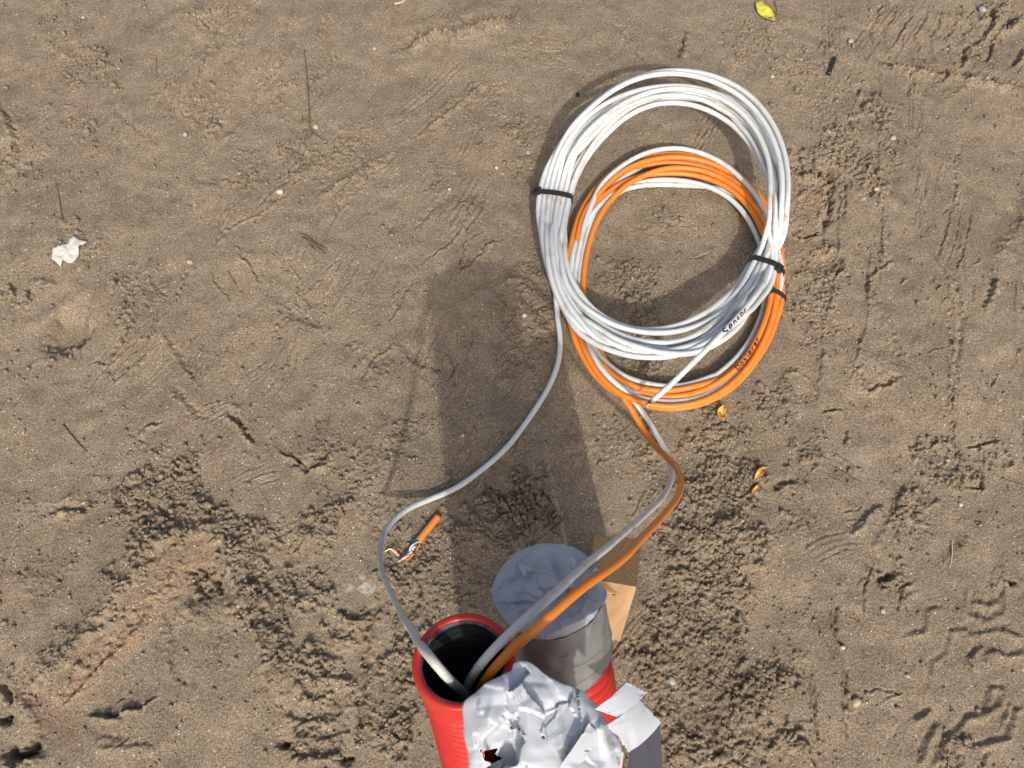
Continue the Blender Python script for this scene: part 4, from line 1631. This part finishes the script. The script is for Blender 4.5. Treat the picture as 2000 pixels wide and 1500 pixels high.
cable_tie(coilA, [sA], 172, CA, '', .0112, -1)
cable_tie(coilA, [sA], 332, CA, '', .0112, -1)
cable_tie(coilO, [sO, sW], 350, CB, '', .0095, 1)


# ------------------------------------------------------------------ writing on the cables
def nearest_run(P, px, py, window=None):
    x, y = to_px(P[:, 0], P[:, 1], P[:, 2])
    d = np.hypot(x - px, y - py)
    near = np.where(d < 13)[0]
    if not len(near): near = np.array([int(np.argmin(d))])
    return int(near[np.argmax(P[near, 2] * 30 - d[near] * .02)])


def write_on(P, r, px, py, toward, mesh2d, length, height, name, mat, root, shift=0.0, centre=False):
    """wrap flat lettering (u along, v across, triangles) on the upper side of a cable"""
    i = nearest_run(P, px, py)
    x, y = to_px(P[:, 0], P[:, 1], P[:, 2])
    j = min(i + 2, len(P) - 1)
    sgn = 1 if (x[j] - x[i]) * toward[0] + (y[j] - y[i]) * toward[1] > 0 else -1
    verts, faces = mesh2d
    d = np.r_[0, np.cumsum(np.linalg.norm(np.diff(P, axis=0), axis=1))]
    T, N, B = frames(P)
    out = []
    for u, v in verts:
        s = d[i] + sgn * u * length
        if s < 0 or s > d[-1]:
            s = min(max(s, 0), d[-1])
        p = np.array([np.interp(s, d, P[:, k]) for k in range(3)])
        t = np.array([np.interp(s, d, T[:, k]) for k in range(3)]) * sgn
        t /= np.linalg.norm(t)
        V = CAMP - p
        V = V - (V @ t) * t
        V /= np.linalg.norm(V)
        S = np.cross(V, t)
        be = v * height / r + shift
        out.append(p + (r + .00025) * (math.cos(be) * V + math.sin(be) * S))
    return mesh_obj(name, out, faces, mat, root)


def text2d(txt):
    cu = bpy.data.curves.new('t', 'FONT')
    cu.body = txt
    cu.size = 1.0
    cu.offset = 0.012
    cu.resolution_u = 2
    ob = bpy.data.objects.new('t', cu)
    COL.objects.link(ob)
    bpy.context.view_layer.update()
    me = ob.to_mesh()
    bm = bmesh.new()
    bm.from_mesh(me)
    bmesh.ops.triangulate(bm, faces=bm.faces)
    xs = [v.co.x for v in bm.verts]
    wmax = max(xs)
    V = [(v.co.x, v.co.y - .33) for v in bm.verts]
    Fc = [tuple(v.index for v in f.verts) for f in bm.faces]
    bm.free()
    ob.to_mesh_clear()
    bpy.data.objects.remove(ob)
    bpy.data.curves.remove(cu)
    return V, Fc, wmax


for P, r, root, px, py, tw, txt, h_, L_ in [
        (pathA, RC, coilA, 1396, 640, (-1, 0), 'e', 0, 0)]:
    pass
PRINT = [(1068, 400, (0, 1), 's1a,d1,a1 - elbac 40176D - apcna - b2ca'),
         (1365, 642, (1, -.5), 'b2ca - s1a,d1,a1 - elbac 40176D'),
         (1500, 500, (.4, -1), '- apcna - 40176D'),
         (1525, 470, (.3, -1), 'apcna - A40')]
for px, py, tw, txt in PRINT:
    V, Fc, wmax = text2d(txt)
    write_on(pathA, RC, px, py, tw, (V, Fc), 0.0092, 0.0066, 'printed_lettering', M['gold'], coilA, shift=.1)

STROKES = {
    'S': [[(.62, .88), (.35, .98), (.08, .78), (.22, .55), (.5, .42), (.58, .2), (.3, .02), (.02, .16)]],
    'e': [[(.08, .32), (.5, .38), (.46, .58), (.24, .62), (.06, .4), (.1, .12), (.32, .02), (.54, .14)]],
    'n': [[(.08, .62), (.1, .02)], [(.1, .42), (.3, .62), (.46, .5), (.48, .02)]],
    's': [[(.48, .56), (.26, .64), (.08, .5), (.28, .34), (.46, .2), (.28, .02), (.04, .1)]],
    'o': [[(.28, .62), (.06, .44), (.08, .14), (.3, .02), (.5, .18), (.5, .46), (.28, .62)]],
    'r': [[(.08, .62), (.12, .02)], [(.12, .38), (.28, .6), (.5, .58)]],
    'D': [[(.08, .98), (.1, .02), (.4, .06), (.62, .34), (.6, .7), (.36, .94), (.08, .98)]],
    'i': [[(.14, .6), (.16, .02)], [(.14, .84), (.17, .92)]],
}


def hand2d(word, pen=.085, gap=.12, seed=1):
    r = random.Random(seed)
    V, Fc = [], []
    x = 0
    for ch in word:
        wmax = 0
        lift = r.uniform(-.06, .06)
        for st in STROKES[ch]:
            q = [Vector((x + a + r.uniform(-.02, .02), b - .45 + lift + r.uniform(-.02, .02), 0)) for a, b in st]
            wmax = max(wmax, max(a for a, b in st))
            S = spline(q, 5)[:, :2]
            t = np.gradient(S, axis=0)
            t /= np.linalg.norm(t, axis=1)[:, None] + 1e-9
            nn = np.c_[-t[:, 1], t[:, 0]]
            b0 = len(V)
            for p, m_ in zip(S, nn):
                w_ = pen * r.uniform(.85, 1.15)
                V.append(tuple(p - m_ * w_))
                V.append(tuple(p + m_ * w_))
            for k in range(len(S) - 1):
                Fc.append((b0 + 2 * k, b0 + 2 * k + 2, b0 + 2 * k + 3, b0 + 2 * k + 1))
        x += wmax + gap
    return V, Fc


write_on(pathA, RC, 1415, 652, (1, -1), hand2d('Sensor', .10, .26, 3), 0.0152, 0.0125, 'handwriting', M['ink'], coilA, shift=-.45)
write_on(pathO, RO, 1438, 724, (.6, -1), hand2d('Dosierer', .105, .34, 4), 0.0128, 0.0095, 'handwriting', M['ink'], coilO, shift=-.25)

# cut end of the white tail: grey screen and cores
e0 = pathA[0]
dirn = pathA[0] - pathA[3]
dirn /= np.linalg.norm(dirn)
tube('cable_screen', [e0, e0 + dirn * .004, e0 + dirn * .009], [RC * .72, RC * .70, RC * .6], plain('foil_screen', (.10, .10, .11), .4, .4, 300, metallic=.4), coilA, 10)
core_cols = {'blue_core': (.03, .06, .25), 'orange_core': (.75, .2, .03), 'white_core': (.75, .75, .74), 'green_core': (.05, .32, .07), 'brown_core': (.22, .09, .04), 'grey_core': (.18, .19, .22)}
for k, v in core_cols.items(): M[k] = plain(k, v, .4, .1, 60)
sidev = np.cross(dirn, [0, 0, 1])
for k, nm in enumerate(('white_core', 'orange_core', 'blue_core')):
    o_ = sidev * (k - 1) * .0022
    tube('core_wire', [e0 + o_ + dirn * .006, e0 + o_ * 1.4 + dirn * .012, e0 + o_ * 2 + dirn * .016 - np.array([0, 0, .002])], .0009, M[nm], coilA, 8)

# ------------------------------------------------------------------ litter on the sand
def cable_offcut():
    a, b = gat(858, 1012, .008), gat(818, 1060, .008)
    root = thing('cable_offcut', gat(838, 1036), 'short orange cable offcut with frayed twisted cores, left of the pipes', 'cable offcut')
    P = resample(np.array([a, a * .5 + b * .5 + Vector((0, 0, .001)), b]), .003)
    tube('jacket', P, .0062, M['orange'], root, 16)
    r = random.Random(5)
    cols = ['blue_core', 'white_core', 'orange_core', 'white_core', 'blue_core', 'grey_core', 'white_core', 'green_core']
    keys = [(820, 1058), (810, 1072), (804, 1080), (796, 1088), (786, 1096)]
    C = spline([gat(x, y, .007) for x, y in keys], 8)
    n = len(C)
    for k, nm in enumerate(cols):
        q = []
        m = n if k < 7 else 9
        for i in range(m):
            an = i * .42 + k * 0.8
            rad = .0045 + .0028 * math.sin(i * .3 + k)
            c = C[i]
            q.append((c[0] + rad * math.cos(an), c[1] + rad * .6 * math.sin(an * 1.1), max(c[2] + .0035 * math.sin(an), ground_z(c[0], c[1]) + .0014)))
        tube('core_wire', smooth_path(np.array(q), 1), .00125, M[nm], root, 7)
    tube('core_wire', spline([gat(780, 1087, .005), gat(772, 1080, .006), gat(764, 1075, .004), gat(754, 1077, .003)], 6), .0011, M['white_core'], root, 7)
    tube('core_wire', spline([gat(781, 1087, .006), gat(774, 1079, .007), gat(766, 1074, .0055)], 6), .0010, M['orange_core'], root, 7)
    tube('core_wire', spline([gat(795, 1096, .005), gat(802, 1090, .006), gat(808, 1082, .006)], 6), .0022, M['orange_core'], root, 8)
    tube('core_wire', spline([gat(792, 1094, .006), gat(799, 1086, .009), gat(806, 1080, .008)], 6), .0011, M['white_core'], root, 8)
    tube('core_wire', spline([gat(822, 1064, .008), gat(818, 1072, .007), gat(815, 1078, .004)], 6), .0012, M['orange_core'], root, 8)


cable_offcut()


def leaf(pts_axis, width, col, name, label, cat, curl=.004, seed=1, rib=True):
    """a small leaf: axis polyline in px, widest in the middle, cupped"""
    ax = resample(spline([gat(x, y, .004) for x, y in pts_axis], 8), .0022)
    n = len(ax)
    T, _, _ = frames(ax)
    V, Fc = [], []
    m = 8
    for i in range(n):
        t = i / (n - 1)
        wv = width * (math.sin(math.pi * min(1, t * .94 + .04)) ** .75) * (1 + .06 * noise.noise(Vector((t * 9, seed, 0))))
        sd = np.cross([0, 0, 1], T[i])
        sd /= np.linalg.norm(sd) + 1e-9
        for j in range(m + 1):
            s = (j / m) * 2 - 1
            p = ax[i] + sd * wv * s
            z = max(ax[i][2], ground_z(p[0], p[1]) + .0015) + curl * s * s + .0015 * noise.noise(Vector((p[0] * 90, p[1] * 90, seed)))
            V.append((p[0], p[1], z + .001 * math.sin(t * 6)))
    for i in range(n - 1):
        for j in range(m):
            a = i * (m + 1) + j
            Fc.append((a, a + 1, a + m + 2, a + m + 1))
    mt, nn, p_ = new_mat(name + '_surface')
    tc = N_(nn, 'ShaderNodeTexCoord')
    nz = N_(nn, 'ShaderNodeTexNoise', Scale=70.0, Detail=5.0)
    nn.links.new(tc.outputs['Object'], nz.inputs['Vector'])
    r = ramp(nn, nz.outputs[0], [(.32, col[0]), (.5, col[1]), (.68, col[2])])
    nn.links.new(r.outputs[0], p_.inputs['Base Color'])
    p_.inputs['Roughness'].default_value = .55
    loc = gat(*pts_axis[0])
    if rib:
        root = thing(name, loc, label, cat)
        b = mesh_obj('blade', V, Fc, mt, root)
        b.modifiers.new('thickness', 'SOLIDIFY').thickness = .0004
        rp = np.array([V[i * (m + 1) + m // 2] for i in range(n)]) + np.array([0, 0, .0004])
        tube('midrib', rp, .0005, plain('midrib_green', (.45, .50, .12), .6), root, 6)
    else:
        b = mesh_obj(name, V, Fc, mt)
        b.modifiers.new('thickness', 'SOLIDIFY').thickness = .0005
        tag(b, label, cat)


leaf([(1480, 6), (1488, 22), (1500, 36), (1510, 47)], .0165, [(.30, .42, .05), (.62, .56, .06), (.70, .60, .08)], 'fallen_leaf',
     'yellow-green oval leaf lying on the sand at the top edge', 'leaf', .003, 3)
leaf([(1412, 800), (1406, 810), (1412, 822)], .0075, [(.45, .20, .02), (.66, .33, .03), (.72, .42, .08)], 'dry_leaf',
     'curled orange dry leaf just below the orange coil', 'leaf', .007, 4, False)
leaf([(1500, 916), (1486, 922), (1477, 932), (1471, 944)], .0055, [(.45, .22, .05), (.62, .34, .09), (.66, .42, .14)], 'dry_leaf',
     'larger crinkled orange-brown leaf fragment among the clods', 'leaf', .004, 5, False)
leaf([(1484, 948), (1474, 957), (1466, 969)], .0035, [(.42, .20, .05), (.58, .30, .08), (.62, .38, .12)], 'dry_leaf',
     'thin orange-brown leaf sliver just under the larger fragment among the clods', 'leaf', .003, 6, False)


def hollow_bit(p0, p1, r, name, label, cat, mat):
    a, b = gat(*p0, r * .9), gat(*p1, r * .9)
    P = np.array([a, a * .5 + b * .5, b])
    root = thing(name, gat(*p0), label, cat)
    tube('sleeve', resample(P, .004), r, mat, root, 14)
    d = (b - a).normalized()
    tube('bore', np.array([a - d * .0003, a + d * .0002]), r * .62, plain(name + '_bore', (.002, .002, .002), .9), root, 12)


hollow_bit((1627, 120), (1615, 152), .0050, 'heat_shrink_sleeve', 'short black sleeve offcut lying on the sand above right of the coils', 'sleeve', M['black'])


def rough_lump(name, px, py, sx, sy, sz, mat, label, cat, seed, rot=0, sub=3, amp=.25, group=None, sink=.35):
    V0, F0 = ico(sub)
    c = gat(px, py)
    V = []
    for v in V0:
        k = 1 + amp * noise.noise(Vector(v) * 1.6 + Vector((seed * 3.1, 0, 0))) + amp * .3 * noise.noise(Vector(v) * 5 + Vector((seed, 3, 0)))
        x, y, z = v[0] * sx * k, v[1] * sy * k, v[2] * sz * k
        V.append((c.x + x * math.cos(rot) - y * math.sin(rot), c.y + x * math.sin(rot) + y * math.cos(rot), c.z + z + sz * (1 - 2 * sink)))
    o = mesh_obj(name, V, [tuple(f) for f in F0], mat)
    return tag(o, label, cat, group)


M['pale_stone'] = plain('pale_quartz', (.46, .43, .37), .5, .12, 120, bump=.2, bscale=500)
M['grey_stone'] = plain('grey_flint', (.30, .30, .29), .55, .2, 120, bump=.2, bscale=500)
M['tan_stone'] = plain('tan_pebble', (.42, .32, .22), .6, .2, 120, bump=.2, bscale=500)
G = 'pebbles in the sand'
for i, (px, py, s, mt, lb) in enumerate([
        (548, 376, .0085, 'pale_stone', 'white rounded pebble in the middle of the smooth sand, upper left'),
        (364, 267, .0065, 'grey_stone', 'pale grey pebble half sunk in sand, right of the long scratches'),
        (1507, 153, .0052, 'pale_stone', 'small pale pebble right of the top of the white coil'),
        (1031, 297, .0078, 'grey_stone', 'grey pebble among crumbs left of the white coil'),
        (617, 248, .0075, 'tan_stone', 'round tan pebble at the foot of the black root'),
        (1742, 273, .0075, 'grey_stone', 'pale grey stone among clods at upper right'),
        (1660, 83, .0085, 'tan_stone', 'tan stone in a small hollow above the black sleeve'),
        (371, 512, .0070, 'tan_stone', 'tan pebble below and right of the white paper scrap'),
        (162, 33 * 2 // 2, .0040, 'pale_stone', 'tiny pale pebble near the top left corner'),
        (1917, 22, .0100, 'grey_stone', 'dark grey oval pebble near the top right corner'),
        (1024, 620, .0055, 'pale_stone', 'small white pebble in shade left of the coils'),
        (1876, 985, .0045, 'pale_stone', 'small pale pebble at the right above the tyre marks'),
        (1644, 1265, .0045, 'pale_stone', 'small yellowish pebble in the sand, lower right'),
        (1725, 1193, .0050, 'tan_stone', 'small tan pebble left of the tyre marks'),
        (1773, 1320, .0045, 'grey_stone', 'dark little pebble beside the tyre marks'),
        (1670, 1371, .0085, 'tan_stone', 'round tan clod-like pebble near the lower right scratches'),
        (970, 327, .0050, 'pale_stone', 'pale pebble on crumbly sand above left of the coils'),
        (878, 372, .0040, 'pale_stone', 'tiny pale pebble midway between white pebble and coil'),
        (731, 93, .0042, 'pale_stone', 'small pale pebble above the diagonal crevice'),
        (1711, 371, .0070, 'tan_stone', 'tan pebble in a dimple right of the coils'),
        (905, 853, .0042, 'pale_stone', 'tiny white pebble in the shaded strip above the left cable'),
        (1312, 1329, .0080, 'grey_stone', 'smooth grey stone among clods right of the taped pipes')]):
    rough_lump('pebble', px, py, s, s * .8, s * .7, M[mt], lb, 'pebble', i, rot=i * 1.3, group=G, sink=.32, sub=2)


def paper_scrap():
    outline = [(104, 508), (108, 492), (118, 486), (128, 484), (138, 478), (142, 470), (150, 466), (158, 472), (172, 476), (176, 480), (166, 482), (160, 486), (158, 500), (150, 514),
               (138, 518), (126, 512), (120, 524), (114, 516)]
    c = (134, 496)
    V = [gat(*c, .007)]
    n = len(outline)
    f = fold_field(31, 8, .03)
    for s in range(1, 9):
        t = s / 8
        for k in range(n * 3):
            a, b = outline[(k // 3) % n], outline[(k // 3 + 1) % n]
            u = (k % 3) / 3
            x = c[0] + ((a[0] * (1 - u) + b[0] * u) - c[0]) * t
            y = c[1] + ((a[1] * (1 - u) + b[1] * u) - c[1]) * t
            p = gat(x, y, .0030)
            q = at(x, y)
            j = .9 * noise.noise(Vector((k * .8, t, 2))) if t > .95 else 0
            p = gat(x + j * 2, y + j * 2, .0030 + .003 * (1 - t * t))
            p.z += .0035 * f(q.x - V[0].x, q.y - V[0].y) + .0010 * noise.noise(Vector((q.x * 120, q.y * 120, 1)))
            p.z = max(p.z, ground_z(p.x, p.y) + .001)
            V.append(p)
    m = n * 3
    Fc = [(0, 1 + k, 1 + (k + 1) % m) for k in range(m)]
    for s in range(7):
        for k in range(m):
            a, b = 1 + s * m + k, 1 + s * m + (k + 1) % m
            Fc.append((a, a + m, b + m, b))
    o = mesh_obj('paper_scrap', V, Fc, plain('dirty_white_paper', (.56, .54, .48), .7, .05, 60, bump=.3, bscale=200, dirt=((.42, .38, .30), 90, .58, .6)))
    o.modifiers.new('thickness', 'SOLIDIFY').thickness = .0006
    tag(o, 'crumpled white paper scrap pressed into the sand at the far left', 'paper scrap')


paper_scrap()

M['twig'] = plain('dark_bark', (.145, .112, .076), .85, .3, 200, bump=.4, bscale=500)
M['straw'] = plain('dry_straw', (.52, .42, .26), .7, .15, 150)


def twig(name, pts, r, mat, label, cat='twig', n=8, group='twigs and straws on the sand', lift=.8):
    P = spline([gat(x, y, r * lift) for x, y in pts], n)
    rr = r * (1 - .55 * np.linspace(0, 1, len(P))) * (1 + .18 * np.sin(np.arange(len(P)) * 1.7))
    o = tube(name, P, rr, mat, None, 7)
    return tag(o, label, cat, group)


root = thing('root_tuft', gat(603, 250), 'black dried root with a long thin stem pointing up, beside a round pebble', 'root')
tube('stem', spline([gat(605, 250, .002), gat(603, 200, .003), gat(600, 150, .003), (gat(595, 100, .002))], 8), np.linspace(.0022, .0010, 25), M['twig'], root, 7)
for q in ([(604, 240), (596, 232), (592, 238)], [(604, 250), (594, 255), (592, 262)], [(603, 250), (612, 262), (622, 268)], [(603, 252), (630, 272), (637, 285)], [(601, 160), (612, 156), (622, 145)],
          [(604, 244), (598, 262), (604, 270)], [(602, 238), (592, 240), (590, 226)], [(604, 248), (610, 258), (606, 270)]):
    tube('rootlet', spline([gat(x, y, .002) for x, y in q], 6), .0014, M['twig'], root, 6)
root = thing('bark_fragment', gat(612, 478), 'dark splintered bark fragment in the sand left of the shadow', 'bark')
for q, rr in (([(587, 458), (600, 464), (612, 474)], .0024), ([(592, 466), (610, 478), (628, 496)], .0030), ([(605, 468), (620, 482), (640, 490)], .0022), ([(618, 486), (630, 494), (636, 500)], .0026),
              ([(606, 480), (616, 492), (624, 488)], .0018)):
    tube('splinter', spline([gat(x, y, .0015) for x, y in q], 6), rr, M['twig'], root, 6)
twig('twig', [(125, 832), (140, 850), (155, 868), (171, 884)], .0020, M['twig'], 'thin dark twig slanting across the smooth sand at left')
twig('twig', [(111, 360), (116, 385), (121, 415), (129, 443)], .0015, M['twig'], 'fine dark stem just above the white paper scrap')
twig('twig', [(447, 533), (455, 546), (464, 560)], .0018, M['twig'], 'short dark twig left of the bark fragment')
twig('twig', [(1513, 0), (1517, 18), (1514, 40)], .0016, M['twig'], 'thin dark stem right beside the yellow-green leaf')
twig('twig', [(1960, 932), (1980, 940), (2000, 946)], .0014, M['twig'], 'dark stem at the right edge above the tyre marks')
twig('twig', [(556, 1135), (553, 1180), (556, 1220)], .0022, M['twig'], 'dark root sticking up along the crumbly ridge left of the pipes')
twig('twig', [(305, 115), (306, 135), (308, 152)], .0013, M['twig'], 'short fine stem among crumbs at upper left')
twig('straw', [(1860, 1057), (1859, 1080), (1856, 1108)], .0014, M['straw'], 'pale straw lying upright in the sand at lower right', 'straw')
twig('straw', [(770, 6), (780, 3), (792, -3)], .0028, M['straw'], 'pale wood sliver at the very top edge', 'straw')
twig('straw', [(379, 394), (380, 402), (378, 411)], .0013, M['straw'], 'tiny pale straw left of the white pebble', 'straw')
twig('straw', [(1424, 912), (1428, 916), (1430, 920)], .0013, M['straw'], 'tiny straw among the clods beneath the coils', 'straw')
twig('twig', [(862, 1032), (880, 1010), (884, 1008)], .0016, M['twig'], 'thin dark rootlet beside the orange cable offcut')
rough_lump('plastic_chip', 1128, 187, .0045, .007, .003, M['black'], 'little black plastic chip in the shade left of the white coil', 'chip', 3)
rough_lump('plastic_chip', 1533, 784, .006, .005, .003, plain('charred_bit', (.03, .028, .026), .6), 'black speck of waste right of the orange coil bottom', 'chip', 5)
